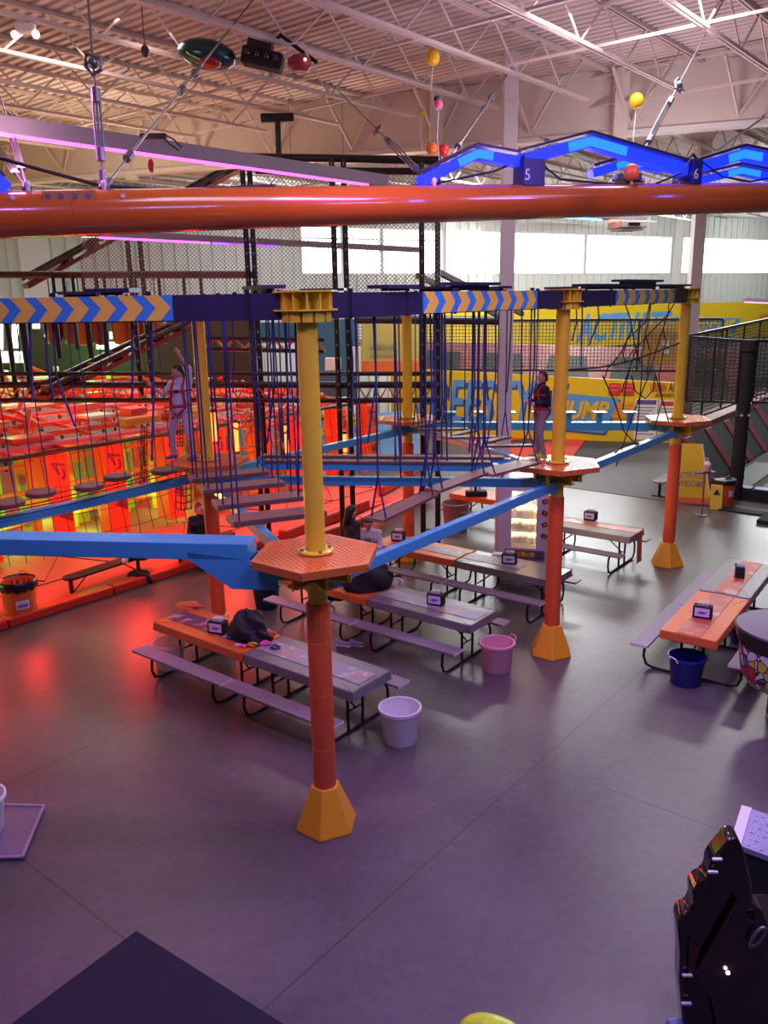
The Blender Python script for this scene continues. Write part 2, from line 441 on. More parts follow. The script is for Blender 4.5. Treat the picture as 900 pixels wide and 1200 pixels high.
# ------------------------------------------------------------------ walking beams between the platforms
def beam(a, b, label, z=2.79, h=.13, w=.11, e0=.11, e1=.11, ends=True):
    a = V3(a); b = V3(b); d = (b - a); L = d.length; d.normalize()
    t = thing('walking_beam', label, 'beam', a + d * (L / 2) + V3((0, 0, z - h / 2)), 0, 'light blue walking beams')
    MB().bar(a + d * e0 + V3((0, 0, z)), b - d * e1 + V3((0, 0, z)), w, h).build('tube', M_blue, t, bevel=.01)
    mb = MB()
    for p, s in ((a + d * e0, 1), (b - d * e1, -1)):
        mb.bar(p + V3((0, 0, z)) , p + d * s * .16 + V3((0, 0, z)), w + .035, h + .05)
    mb.build('end_shoe', M_blue, t, bevel=.006)
    return t
big = thing('walking_beam', 'deep light blue walking beam running off the left edge from the nearest tower', 'beam', (F + WP) / 2 + V3((0, 0, 2.6)), 0, 'light blue walking beams')
d = (WP - F).normalized()
MB().bar(F + d * .62 + V3((0, 0, 2.99)), WP - d * .4 + V3((0, 0, 2.99)), .30, .17).build('tube', M_blue, big, bevel=.01)
mb = MB(); sd = V3((-d.y, d.x, 0)) * .15
for s in (-1, 1):
    q = [F + d * .34 + V3((0, 0, 2.88)), F + d * .34 + V3((0, 0, 2.62)), F + d * .80 + V3((0, 0, 2.62)), F + d * 1.22 + V3((0, 0, 2.91)), F + d * 1.22 + V3((0, 0, 2.98))]
    mb.prism([p + sd * s for p in q], sd * (-.1 * s))
mb.build('end_gusset', M_blue, big)
beam(F, MP, 'light blue walking beam from the nearest platform up to the platform of the boy', z=2.64)
beam(MP, RP, 'light blue walking beam under the rope net on the right', z=2.69)
beam(MP, LP, 'light blue walking beam crossing behind the nearest yellow pole', z=2.66)
beam(LP, WP, 'thin light blue walking beam below the hanging foot discs', z=2.73)
beam(F, LP, 'light blue walking beam beneath the broad plank steps', z=2.62)
beam(LP, BP, 'pale lit walking beam from the left platform to the rearmost tower', z=2.72)
beam(MP, BP, 'light blue walking beam under the crossed brown planks')
tb = beam(BP, RP, 'light blue walking beam with small T shaped foot posts', z=2.80, h=.16, w=.13)
dd = (RP - BP).normalized()
for k in range(7):
    p = BP + dd * (.85 + k * .58)
    mb = MB(); mb.bar(p + V3((0, 0, 2.87)), p + V3((0, 0, 3.06)), .10, .10); mb.box(p + V3((0, 0, 3.07)), (.24, .24, .025)); mb.build('foot_post', M_blue, tb)

# ------------------------------------------------------------------ overhead tracks
def track(a, b, label, e0=.22, e1=.22, sign=None, plates=(), z=5.285):
    a = V3(a); b = V3(b); d = (b - a); L = d.length; d.normalize(); s = V3((-d.y, d.x, 0))
    if s.y > 0: s = -s                                         # side facing the entrance
    t = thing('overhead_track', label, 'track', (a + b) / 2 + V3((0, 0, 5.15)), 0, 'overhead safety tracks')
    mb = MB()
    for k in (-1, 1):
        mb.bar(a + d * e0 + s * .075 * k + V3((0, 0, z)), b - d * e1 + s * .075 * k + V3((0, 0, z)), .04, .14)
    mb.build('upper_channel', M_navy, t)
    mb = MB()
    mb.bar(a + d * e0 + V3((0, 0, z - .115)), b - d * e1 + V3((0, 0, z - .115)), .19, .09)
    mb.build('lower_channel', M_navy, t)
    for k in range(int(L / .9)):
        mb = MB(); p = a + d * (.5 + k * .9) + s * .1; mb.bar(p + V3((0, 0, z - .17)), p + V3((0, 0, z + .085)), .02, .03); mb.box(p + V3((0, 0, z + .09)), (.05, .05, .03)); mb.build('hanger', M_black, t)
    for (f0, f1, off, hh) in plates:
        mb = MB(); mb.bar(a + d * L * f0 + s * off + V3((0, 0, z + .09 + hh)), a + d * L * f1 + s * off + V3((0, 0, z + .09 + hh)), .26, .035)
        mb.bar(a + d * L * (f0 + .02) + s * off + V3((0, 0, z + .09 + hh * .5 - .01)), a + d * L * (f1 - .02) + s * off + V3((0, 0, z + .09 + hh * .5 - .01)), .08, max(.03, hh))
        mb.build('trolley_plate', M_navy, t)
    if sign:
        f0, f1, n, fliped = sign
        p0 = a + d * L * f0; p1 = a + d * L * f1; zl = z - .15; zh = z + .07; o_ = s * .108
        pn = MB(); pn.bar(p0 + o_ + V3((0, 0, (zl + zh) / 2)), p1 + o_ + V3((0, 0, (zl + zh) / 2)), .016, zh - zl); pn = pn.build('arrow_panel', M_signb, t)
        mb = MB(); D = p1 - p0; ln = D.length; e = D / ln
        if e.x < 0: e = -e; p0 = p1
        w = ln / n; pt = .085
        for k in range(n):
            q = p0 + e * (k * w) + s * .1165
            x1 = w * .62
            pts = [(0, zl), (x1 - pt * .2, zl), (x1 + pt, (zl + zh) / 2), (x1 - pt * .2, zh), (0, zh), (pt * 1.2, (zl + zh) / 2)]
            pts = [(min(max(x, .0), w * 1.0), zz) for x, zz in pts]
            mb.prism([q + e * x + V3((0, 0, zz)) for x, zz in pts], s * .003)
        mb.build('arrow_stripes', M_signy, pn)
    return t
def fr(a, b, px, pz=5.285):
    """fraction along a-b of the point seen at image column px"""
    d = V3(b) - V3(a); lo, hi = -.3, 1.3
    def col(f):
        P = V3(a) + d * f + V3((0, 0, pz)) - EYEP; return 450 + FPX * P.dot(RC) / P.dot(FW)
    up = col(hi) > col(lo)
    for _ in range(40):
        mid = (lo + hi) / 2
        if (col(mid) < px) == up: lo = mid
        else: hi = mid
    return (lo + hi) / 2
track(F, WP, 'overhead track with glossy gold and blue arrows at the left edge', sign=(fr(F, WP, 207), fr(F, WP, -40), 8, 0), plates=((.30, .38, .0, .03), (.62, .72, 0, .03)))
track(F, MP, 'dark blue overhead track with lit arrows right of the nearest tower', sign=(fr(F, MP, 486), fr(F, MP, 620), 8, 0), plates=((fr(F, MP, 525), fr(F, MP, 575), 0, .06), (.2, .3, 0, .03)))
track(MP, RP, 'overhead track carrying the rope net, with dim arrows', sign=(fr(MP, RP, 714), fr(MP, RP, 784), 6, 0), plates=((fr(MP, RP, 725), fr(MP, RP, 768), .0, .12), (fr(MP, RP, 772), .97, 0, .05), (.1, .4, 0, .05)))
track(F, LP, 'overhead track above the broad plank steps', plates=((.2, .35, 0, .05),))
track(LP, WP, 'overhead track above the hanging foot discs', plates=((.3, .42, 0, .05),))
track(LP, MP, 'overhead track above the pair of long boards', plates=((.3, .42, 0, .05), (.6, .75, 0, .05)))
track(LP, BP, 'overhead track between the left and rearmost towers', plates=((.4, .5, 0, .05),))
track(MP, BP, 'overhead track above the crossed brown planks', plates=((.3, .45, 0, .05),))
track(BP, RP, 'overhead track above the beam with T shaped foot posts', plates=((.5, .62, 0, .05),))

# ------------------------------------------------------------------ hanging planks, discs and boards
def yrope(pn, top, ends, split=.45, r=.011, m=None):
    """one hanging rope that forks above the board"""
    mb = MB(); top = V3(top); mid = (V3(ends[0]) + V3(ends[-1])) / 2
    k = mid + (top - mid).normalized() * split
    mb.tube([top, k], r, 6)
    for e in ends: mb.tube([k, e], r, 6)
    return mb.build('rope', m or M_rope, pn)
def plank(name, a, b, w, h, label, grp, top_z, trackdir, spread=.06, cat='plank', ropes=True, fork=.5, both=False, m=None, split=.45):
    a = V3(a); b = V3(b); d = (b - a).normalized(); s = V3((-d.y, d.x, 0)).normalized()
    t = thing(name, label, cat, (a + b) / 2, 0, grp)
    MB().bar(a, b, w, h).build('board', m or M_wood, t, bevel=.006)
    
    for e in (a, b): MB().bar(e - d * .006, e + d * .006, w + .004, h + .004).build('end_grain', M_wside, t)
    if ropes:
        for e, q in ((a, 1), (b, -1)):
            p = e + d * .07 * q
            if both:
                for k in (-1, 1): yrope(t, V3((p.x, p.y, top_z)) + s * k * .05, [p + s * k * (w / 2 - .02)], split)
            else: yrope(t, V3((p.x, p.y, top_z)), [p + s * (w / 2 - .015), p - s * (w / 2 - .015)], split)
    return t
UF = U
def onFM(al, pe, z): return F + U * al + W_ * pe + V3((0, 0, z))
plank('swing_plank', onFM(.95, .02, 3.06), onFM(2.02, .06, 3.12), .22, .035, 'hanging brown swing plank closest to the nearest platform', 'swing planks hung in a row', 5.14, U)
plank('swing_plank', onFM(2.08, .06, 3.15), onFM(3.16, .06, 3.17), .22, .035, 'hanging brown swing plank in the middle of its row', 'swing planks hung in a row', 5.14, U)
plank('swing_plank', onFM(3.2, .07, 3.14), onFM(4.55, .10, 3.07), .34, .035, 'broad glare lit swing plank next to the boy', 'swing planks hung in a row', 5.14, U)
mb = MB()
UL = dirv(UA + PI / 3); NL = dirv(UA + PI / 3 - PI / 2)
for al, lab in ((3.78, 'broad brown plank step nearest the platform of the girl'), (3.02, 'second broad brown plank step from the platform of the girl'), (2.16, 'third broad brown plank step from the platform of the girl'), (1.36, 'broad brown plank step partly behind the nearest yellow pole')):
    c = F + UL * al + V3((0, 0, 3.0))
    t = plank('plank_step', c - NL * .52, c + NL * .52, .34, .06, lab, 'broad plank steps', 5.14, UL, both=True)
ULW = (WP - LP).normalized(); NLW = V3((-ULW.y, ULW.x, 0))
labs = ['foot disc nearest the shoes of the girl', 'second foot disc away from the girl', 'middle foot disc of the hanging row', 'fourth foot disc away from the girl', 'foot disc at the left edge of the picture']
for k, (al, pe) in enumerate(((.86, -.06), (1.5, .16), (2.09, -.06), (2.66, .14), (3.2, -.04))):
    c = LP + ULW * al - NLW * pe + V3((0, 0, 2.95))
    t = thing('foot_disc', 'round dark brown hanging ' + labs[k], 'foot disc', c, 0, 'round foot discs on ropes')
    mb = MB(); mb.lathe([(.17, -.035), (.195, -.02), (.195, .02), (.18, .032)], c, 24); mb.build('disc', M_wood, t, smooth=35)
    mb = MB()
    for s in (-1, 1): mb.tube([c + NLW * .19 * s, V3((c.x, c.y, 5.14)) + NLW * .07 * s], .007, 5)
    mb.build('rope', M_rope, t)
mb = MB()
for s in (-.22, .22):
    for z in (2.93, 2.86):
        mb.tube([LP + ULW * .5 + NLW * s + V3((0, 0, z)), LP + ULW * 2.6 + NLW * s + V3((0, 0, z - .05)), WP - ULW * .3 + NLW * s + V3((0, 0, z))], .008, 5)
tag(mb.build('guide_rope', M_brope), 'black guide ropes strung through the row of round foot discs', 'rope')
# pair of long boards L-M
DLM = (MP - LP).normalized(); NLM = V3((-DLM.y, DLM.x, 0))
for off, a0, a1, lab in ((.24, .80, 4.46, 'long brown board on blue rail, rear one of the pair'), (-.16, .95, 4.28, 'long brown board on blue rail, front one of the pair')):
    p = LP + DLM * a0 + NLM * off; q = LP + DLM * a1 + NLM * off
    t = thing('long_board', lab, 'board', (p + q) / 2 + V3((0, 0, 2.9)), 0, 'pair of long boards')
    MB().bar(p + V3((0, 0, 2.985)), q + V3((0, 0, 2.985)), .17, .035).build('board', M_wood, t)
    MB().bar(p - DLM * .06 + V3((0, 0, 2.915)), q + DLM * .1 + V3((0, 0, 2.915)), .13, .10).build('rail', M_blue, t)
    for k in range(6):
        c = p + (q - p) * ((k + .5) / 6)
        yrope(t, V3((c.x, c.y, 5.14)) - NLM * off * .6, [c + NLM * .07 + V3((0, 0, 2.95)), c - NLM * .07 + V3((0, 0, 2.95))], .5 if k % 2 else .9)
# crossed planks B-M
DBM = (MP - BP).normalized(); NBM = V3((-DBM.y, DBM.x, 0))
ordn = ['closest to the rearmost tower', 'second from the rearmost tower', 'third from the rearmost tower', 'fourth from the rearmost tower', 'fifth from the rearmost tower', 'closest to the boy']
for k in range(6):
    c = BP + DBM * (1.0 + k * .58) + V3((0, 0, 2.97 - .03 * math.sin(k)))
    a = 1.15 if k % 2 else -1.15
    d = (DBM * math.cos(a) + NBM * math.sin(a))
    plank('crossed_plank', c - d * .46, c + d * .46, .17, .035, 'brown plank of the zigzag row, ' + ordn[k], 'zigzag row of brown planks', 5.14, DBM)

# ------------------------------------------------------------------ rope net and loose safety ropes
nMR = V3((U.y, -U.x, 0))
def rp(px, py): return atP(px, py, MP, nMR)
t = thing('rope_net', 'tangled black rope net hanging between the boy and the far right tower', 'net', (MP + RP) / 2 + V3((0, 0, 3)))
net = [[(795, 347), (783, 368), (757, 395), (741, 412), (733, 425), (730, 416), (735, 398), (757, 377), (765, 340)],
       [(729, 345), (738, 372), (745, 410), (750, 425), (738, 432), (733, 455), (730, 480)],
       [(765, 340), (760, 375), (752, 415), (752, 440), (748, 490), (744, 520)], [(785, 342), (783, 368), (772, 400), (760, 440), (748, 470), (735, 505), (728, 530), (722, 546)],
       [(741, 385), (727, 415), (712, 432), (708, 445)], [(706, 440), (720, 470), (731, 505), (744, 520), (756, 524)], [(768, 438), (778, 475), (785, 500), (795, 505)],
       [(740, 440), (744, 458), (756, 467), (765, 458), (768, 440)], [(777, 385), (780, 400), (772, 440), (776, 470), (766, 505)],
       [(700, 350), (702, 375), (690, 405)], [(757, 395), (762, 412), (758, 440)], [(745, 410), (735, 440), (728, 460)]]
for pl in net:
    MB().tube([rp(*q) for q in pl], .011, 5).build('rope', M_brope, t)
for pl in ([(668, 433), (700, 431), (735, 424), (770, 412), (796, 402)], [(690, 552), (712, 540), (730, 522), (762, 518), (797, 505)]):
    MB().tube([rp(*q) for q in pl], .014, 5).build('hand_rope', M_brope, t)
def loose(a, b, px, pytop, pybot, lab=None, sw=0.0, r=.011, m=None):
    d = (b - a).normalized(); n = V3((-d.y, d.x, 0))
    f = fr(a, b, px); p = a + (b - a) * f
    q = atP(px + sw, pybot, a, n)
    mb = MB(); mid = V3((p.x, p.y, (5.14 + q.z) / 2)) + d * .03
    mb.tube([V3((p.x, p.y, 5.14)), mid, q], r, 5)
    o = mb.build('safety_rope', m or M_rope); return o
spec = [(F, MP, 'blue rope hanging loose from the arrow track over the swing planks', [(409, 480, 4), (437, 520, -6), (462, 560, 8), (504, 560, -6), (521, 540, 3), (556, 530, -6), (581, 520, -10), (612, 520, 3), (627, 500, -8)]),
        (F, LP, 'blue rope hanging loose from the track over the plank steps', [(262, 480, 3), (271, 460, 2), (294, 480, 6), (318, 520, -5), (333, 550, 4), (345, 580, 5)]),
        (F, WP, 'blue rope hanging from the glossy arrow track on the left', [(32, 470, 6), (51, 470, 12), (60, 500, 28), (153, 470, 2), (175, 540, 3)]),
        (MP, RP, 'thin dark rope hanging beside the boy', [(676, 400, -6), (683, 430, -2)]),
        (MP, BP, 'thin rope hanging over the zigzag planks', [(492, 480, 2), (530, 470, -4), (570, 470, 2), (600, 460, -6)])]
for a, b, lab, L in spec:
    for px, py, sw in L: tag(loose(a, b, px, 0, py, sw=sw), lab, 'rope', lab.replace('blue rope', 'blue ropes').replace('thin dark rope', 'thin dark ropes').replace('thin rope', 'thin ropes'))

# ------------------------------------------------------------------ picnic tables
def make_table(label, top):
    t = thing('picnic_table', label, 'picnic table', (0, 0, 0), 0, 'picnic tables with fitted covers')
    mb = MB(); mb.box((0, 0, .678), (1.90, .765, .134)); mb.build('table_cover', top, t, False, bevel=.014)
    mb = MB()
    for k in range(7):                                          # pulled folds of the fitted vinyl
        a = -.9 + k * .3 + random.uniform(-.05, .05); mb.tube([(a, -.384, .74), (a + random.uniform(-.05, .05), -.386, .62)], [.004, .007], 5)
        mb.tube([(a, .384, .74), (a + random.uniform(-.05, .05), .386, .62)], [.004, .007], 5)
    mb.tube([(-.945, -.37, .744), (-.6, -.2, .7455)], [.008, .002], 5); mb.tube([(.945, -.37, .744), (.6, -.22, .7455)], [.008, .002], 5); mb.tube([(.945, .37, .744), (.55, .3, .7455)], [.008, .002], 5)
    mb.build('cover_fold', top, t, False)
    for s in (-1, 1):
        b = MB().box((0, s * .665, .43), (1.88, .25, .035)).build('bench', M_bench, t, False, bevel=.008)
        for e in (-1, 1): MB().box((e * .941, s * .665, .43), (.004, .24, .033)).build('bench_edge', M_white, b, False)
    for e in (-1, 1):
        x = e * .66; mb = MB()
        mb.tube([(x, -.60, .415), (x, -.665, .30), (x, -.675, .16), (x, -.63, .05), (x, -.54, .021), (x, .54, .021), (x, .63, .05), (x, .675, .16), (x, .665, .30), (x, .60, .415)], .02, 8)
        mb.tube([(x, -.74, .405), (x, -.58, .405)], .014, 6); mb.tube([(x, .74, .405), (x, .58, .405)], .014, 6)
        mb.build('bench_frame', M_black, t, False, 40)
        for s in (-1, 1): MB().tube([(x, s * .14, .02), (x, s * .15, .55), (x, s * .19, .65)], .02, 8).build('leg', M_black, t, False, 40)
        MB().tube([(x, 0, .30), (x * .35, 0, .64)], .013, 6).bar((x, -.15, .30), (x, .15, .30), .02, .02).build('brace', M_black, t, False)
    return t
TA = -.665
def tloc(c, off): return (c[0] + off * math.cos(TA), c[1] + off * math.sin(TA), 0)
T1 = (-.926, 9.88); T2 = (.692, 11.878); T3 = (2.23, 13.72); T4 = (4.22, 16.15); T5 = (2.55, 18.95)
tab = make_table('gray covered picnic table behind the nearest orange pole, end nearest the white bucket', M_cg)
tab.location = tloc(T1, 0); tab.rotation_euler = (0, 0, TA); PINV[tab.name] = (Matrix.Translation(V3(tloc(T1, 0))) @ Matrix.Rotation(TA, 4, 'Z')).inverted()
def table(loc, rz, label, m):
    r = dup(tab, loc, rz, label)
    for c in r.children:
        if c.name.startswith(('table_cover', 'cover_fold')): 
            for o2 in [c]: 
                o2.data = TABMESH.setdefault((c.name.split('.')[0], m.name), o2.data.copy()); o2.data.materials.clear(); o2.data.materials.append(m)
    return r
TABMESH = {}
table(tloc(T1, -1.93), TA, 'orange covered picnic table with a black jacket heaped on it', M_co)
table(tloc(T2, 0), TA, 'gray covered picnic table beside the pink bucket', M_cg)
table(tloc(T2, -1.93), TA, 'orange covered picnic table mostly hidden by the nearest red platform', M_co)
table(tloc(T3, 0), TA, 'gray covered picnic table in front of the lit prize machine', M_cg)
table(tloc(T3, -1.93), TA, 'orange covered picnic table where a woman and a child sit', M_co)
table(tloc(T4, 0), TA, 'tan covered picnic table with a red runner hanging over its end', M_tan)
table(tloc(T5, 0), TA, 'orange covered picnic table far back beside the brown bin', M_co)
T6 = (4.695, 11.289); A6 = .945
table((T6[0], T6[1], 0), A6, 'orange covered picnic table beside the blue bucket on the right', M_co)
table((T6[0] + 1.95 * math.cos(A6), T6[1] + 1.95 * math.sin(A6), 0), A6, 'gray covered picnic table at the right edge with a red runner', M_cg)

# printed runners lying on the covers
def runner_mat(name, base, c1, c2, scale=9):
    mt = mat(name, base, .45); nt = mt.node_tree; b = nt.nodes['Principled BSDF']
    tc = nt.nodes.new('ShaderNodeTexCoord'); v = nt.nodes.new('ShaderNodeTexVoronoi'); v.inputs['Scale'].default_value = scale
    nt.links.new(tc.outputs['Object'], v.inputs['Vector'])
    cr = nt.nodes.new('ShaderNodeValToRGB'); cr.color_ramp.interpolation = 'CONSTANT'
    e = cr.color_ramp.elements; e[0].color = (*base, 1); e[1].position = .62; e[1].color = (*c1, 1)
    x = e.new(.8); x.color = (*c2, 1); x = e.new(.9); x.color = (*base, 1)
    sp = nt.nodes.new('ShaderNodeSeparateColor'); nt.links.new(v.outputs['Color'], sp.inputs[0]); nt.links.new(sp.outputs[0], cr.inputs['Fac']); nt.links.new(cr.outputs['Color'], b.inputs['Base Color'])
    return mt
R_pur = runner_mat('purple_party_print', (.12, .03, .13), (.45, .14, .08), (.40, .30, .50))
R_clr = runner_mat('pale_party_print', (.30, .29, .36), (.45, .28, .2), (.42, .44, .55), 12)
R_red = runner_mat('red_party_print', (.52, .09, .05), (.58, .16, .10), (.62, .35, .30), 7)
def runner(c, ang, o0, o1, m, label, w=.34, drop=0, cy=0.0):
    x = V3((math.cos(ang), math.sin(ang), 0)); y = V3((-x.y, x.x, 0)); c = V3((c[0], c[1], 0)) + y * cy
    mb = MB(); n = 12; pts = []
    for i in range(n + 1):
        s = o0 + (o1 - o0) * i / n
        for k in (-1, 1): pts.append(c + x * s + y * (w / 2 * k) + V3((0, 0, .7495 + .002 * math.sin(i * 2.1 + k))))
    if drop:
        for k in (-1, 1): pts.append(c + x * (o1 + .012) + y * (w / 2 * k) + V3((0, 0, .74)))
        for k in (-1, 1): pts.append(c + x * (o1 + .03) + y * (w / 2 * k) + V3((0, 0, .74 - drop)))
    q = len(pts) // 2
    mb.add(pts, [(2 * i, 2 * i + 1, 2 * i + 3, 2 * i + 2) for i in range(q - 1)])
    o = mb.build('table_runner', m); sol = o.modifiers.new('thick', 'SOLIDIFY'); sol.thickness = .003; sol.offset = 1
    return tag(o, label, 'table runner', 'printed runners on the tables')
runner(tloc(T1, -1.93), TA, -.9, .93, R_pur, 'purple printed runner under the black jacket on the orange table')
runner(tloc(T1, 0), TA, -.94, .88, R_clr, 'pale printed runner on the gray table behind the nearest pole')
runner(tloc(T2, 0), TA, -.94, .9, R_clr, 'pale printed runner on the gray table beside the pink bucket')
runner(tloc(T3, 0), TA, -.94, .2, R_clr, 'pale printed runner on the gray table in front of the machine')
runner(tloc(T3, -1.93), TA, -.5, .93, R_clr, 'pale printed runner on the orange table of the seated woman')
runner(T4, TA, -.93, .95, R_red, 'red printed runner hanging over the end of the tan table', w=.26, drop=.62, cy=.1)
runner(T6, A6, -.93, .93, R_red, 'red printed runner on the orange table beside the blue bucket', w=.32)
runner((T6[0] + 1.95 * math.cos(A6), T6[1] + 1.95 * math.sin(A6)), A6, -.93, .93, R_red, 'bright red printed runner on the gray table at the right edge', w=.32)

# table caddies
M_scr = mat('caddy_ad_card', (.70, .68, .80), .4)
M_purp = mat('purple_print', (.16, .10, .42), .5)
def make_caddy(label):
    t = thing('table_caddy', label, 'caddy', (0, 0, 0), 0, 'black napkin caddies')
    mb = MB(); mb.box((0, 0, .09), (.26, .15, .18)); mb.build('body', M_blackm, t, False, bevel=.012)
    c = MB().box((0, -.077, .095), (.20, .004, .125)).build('ad_card', M_scr, t, False)
    MB().prism([(-.065, -.0805, .07), (.03, -.0805, .07), (.07, -.0805, .105), (-.035, -.0805, .11)], (0, .001, 0)).build('print', M_purp, c, False)
    mb = MB()
    for k in range(5): mb.box((-.06 + k * .03, .01, .195 + .006 * (k % 2)), (.012, .11, .05))
    mb.build('napkins', M_white, t, False)
    return t
cad = make_caddy('black napkin caddy in front of the black jacket on the orange table')
def put(root, px, py, z, rz, label=None, first=False):
    p = at(px, py, z)
    if first: root.location = p; root.rotation_euler = (0, 0, rz); return root
    return dup(root, p, rz, label)
put(cad, 256, 741, .752, -.35, first=True)
put(cad, 511, 708, .752, -.45, 'black napkin caddy on the gray table beside the pink bucket')
put(cad, 467, 633, .752, -.35, 'black napkin caddy on the orange table behind the seated child')
put(cad, 597, 660, .752, -.3, 'black napkin caddy on the gray table in front of the prize machine')
put(cad, 692, 609, .752, -.6, 'black napkin caddy on the tan table with the red runner')
put(cad, 823, 723, .752, -.5, 'black napkin caddy with pale card on the orange table on the right')
put(cad, 866, 675, .752, -1.9, 'black napkin caddy on the gray table at the right edge')
# ------------------------------------------------------------------ buckets and bins
def bucket(loc, r0, r1, h, m, label, name='bucket', cat='bucket', handles=None, n=32):
    t = thing(name, label, cat, loc)
    mb = MB(); th = .008
    mb.lathe([(r0 * .96, 0), (r0, .012), (r1 - .012, h - .05), (r1 - .008, h - .045), (r1 + .012, h - .04), (r1 + .014, h - .004), (r1, h), (r1 - .012, h - .006), (r1 - .018, h - .05), (r0 - th, .02), (.001, .016)], n=n, cap1=False)
    mb.build('tub', m, t, False, 35)
    if handles:
        for s in (0, PI):
            d = dirv(s + .5); e = V3((-d.y, d.x, 0)); p = d * (r1 + .016) + V3((0, 0, h - .04))
            mb = MB(); mb.tube([p + e * .07, p + e * .06 + d * .03 + V3((0, 0, .06)), p + d * .035 + V3((0, 0, .075)), p - e * .06 + d * .03 + V3((0, 0, .06)), p - e * .07], .009, 6)
            mb.build('rope_handle', handles, t, False, 40)
    return t
B_white = mat('white_plastic', (.88, .86, .88), .42); B_pink = mat('pink_plastic', (.88, .42, .50), .42); B_blue = mat('deep_blue_plastic', (.010, .022, .20), .35)
B_navy = mat('navy_plastic', (.012, .016, .06), .4); B_rose = mat('rose_brown_plastic', (.34, .19, .17), .45)
B_clear = mat('frosted_plastic', (.78, .60, .58), .45, alpha=.45)
bucket(at(469, 867), .21, .255, .46, B_white, 'white plastic tub on the floor by the nearest pole')
bucket(at(582, 784), .205, .25, .44, B_pink, 'pink plastic tub with rope handles by the gray table', handles=B_pink)
bucket(at(803, 800), .20, .25, .42, B_blue, 'deep blue plastic tub with white rope handles under the right table', handles=B_white)
bucket(at(313, 711), .20, .255, .44, B_navy, 'dark navy plastic tub by the bench behind the red platform', handles=B_navy)
bucket(at(200, 782), .20, .24, .42, B_clear, 'frosted clear tub under the orange table with the jacket')
bucket(at(872, 752), .2, .25, .42, B_blue, 'blue tub half hidden under the gray table at the right edge')
bucket(at(-19, 975), .2, .25, .42, B_white, 'white plastic tub cut off by the left edge of the picture')
bucket(at(534, 618), .27, .33, .62, B_rose, 'rose brown tall bin beside the far orange table', 'waste_bin', 'bin')
def trash(loc, label, bag=True):
    t = thing('trash_can', label, 'trash can', loc)
    mb = MB(); mb.lathe([(.245, 0), (.255, .02), (.285, .62), (.30, .63), (.305, .69), (.29, .70), (.27, .68), (.24, .06), (.001, .05)], n=32, cap1=False); mb.build('can', M_foam if not bag else mat('orange_plastic', (.70, .15, .03), .45), t, False, 35)
    if bag:
        mb = MB(); n = 40; o = []
        for i in range(4): pass
        prof = [(.312, .56), (.325, .62), (.32, .70), (.30, .72), (.275, .70), (.262, .52), (.24, .30), (.001, .25)]
        mb.lathe(prof, n=n, cap0=False, cap1=False)
        for i in range(len(mb.v)):
            x, y, z = mb.v[i]; k = i % n; lv = i // n
            if lv < 2: z += .022 * math.sin(k * 2.3) + .012 * math.sin(k * 5.1)
            f = 1 + .015 * math.sin(k * 3.7); mb.v[i] = (x * f, y * f, z)
        b = mb.build('bin_bag', mat('black_bag', (.012, .01, .012), .28), t, False, 60)
        mb.lathe
        MB().tube([(.05, .30, .70), (-.02, .33, .76), (-.1, .31, .73)], .006, 5).build('bag_tie', M_brope, t, False)
    return t
tr = trash(at(26, 724), 'orange trash can lined with a black bag at the left edge')
mb = MB(); 
def curvepanel(mb, r0, r1, z0, z1, a0, a1, n=10, off=.004):
    pts = []
    for i in range(n + 1):
        a = a0 + (a1 - a0) * i / n
        pts.append((math.cos(a) * (r0 + off), math.sin(a) * (r0 + off), z0)); pts.append((math.cos(a) * (r1 + off), math.sin(a) * (r1 + off), z1))
    mb.add(pts, [(2 * i, 2 * i + 2, 2 * i + 3, 2 * i + 1) for i in range(n)])
def canr(z): return .255 + .03 * (z - .02) / .6
va = math.atan2(-tr.location.y, -tr.location.x)
curvepanel(mb, canr(.24), canr(.40), .24, .40, va - .25, va + .55); lb = mb.build('label', M_paper, tr, False)
mb = MB()
for z0, z1, a0, a1 in ((.285, .325, va - .15, va + .45), (.345, .355, va - .1, va + .4), (.262, .27, va - .1, va + .4)): curvepanel(mb, canr(z0), canr(z1), z0, z1, a0, a1, off=.007)
mb.build('print', mat('blue_violet_ink', (.10, .09, .38), .5), lb, False)
trr = trash(at(846, 593), 'orange trash can at the foot of the black padded pole', bag=False)
mb = MB(); va = math.atan2(-trr.location.y, -trr.location.x); curvepanel(mb, canr(.3), canr(.46), .3, .46, va + .5, va + 1.0); mb.build('label', M_paper, trr, False)
mb = MB(); mb.lathe([(.31, .6), (.315, .69), (.29, .715), (.27, .69), (.001, .66)], n=32, cap0=False, cap1=False); mb.build('bin_bag', mat('black_bag', (.012, .01, .012), .28), trr, False, 50)

# ------------------------------------------------------------------ orange ride rail overhead
RA = atY(0, 254, 7.9); RB = atY(900, 233, 11.9); RDv = (RB - RA).normalized(); RL = (RB - RA).length
rail = thing('ride_rail', 'glossy orange red round rail spanning the whole width overhead', 'rail', (RA + RB) / 2)
r0, r1 = .208, .186
A_ = RA - RDv * 2.5; B_ = RB + RDv * 2.5; ns = 24
mid = [A_ + (B_ - A_) * (i / ns) + V3((0, 0, .03 * math.sin(PI * i / ns))) for i in range(ns + 1)]
MB().tube(mid, [r0 + (r1 - r0) * i / ns for i in range(ns + 1)], 18).build('rail_tube', M_rail, rail, smooth=50)
def rpt(px, dz=0.0, dy=0.0):
    f = fr(RA, RB, px, 0); p = RA + (RB - RA) * f
    return p + V3((0, 0, dz + .03)) + V3((RDv.y, -RDv.x, 0)) * dy
def fr3(px):
    lo, hi = -.3, 1.3
    for _ in range(40):
        mm = (lo + hi) / 2; P = RA + (RB - RA) * mm - EYEP
        if 450 + FPX * P.dot(RC) / P.dot(FW) < px: lo = mm
        else: hi = mm
    return lo
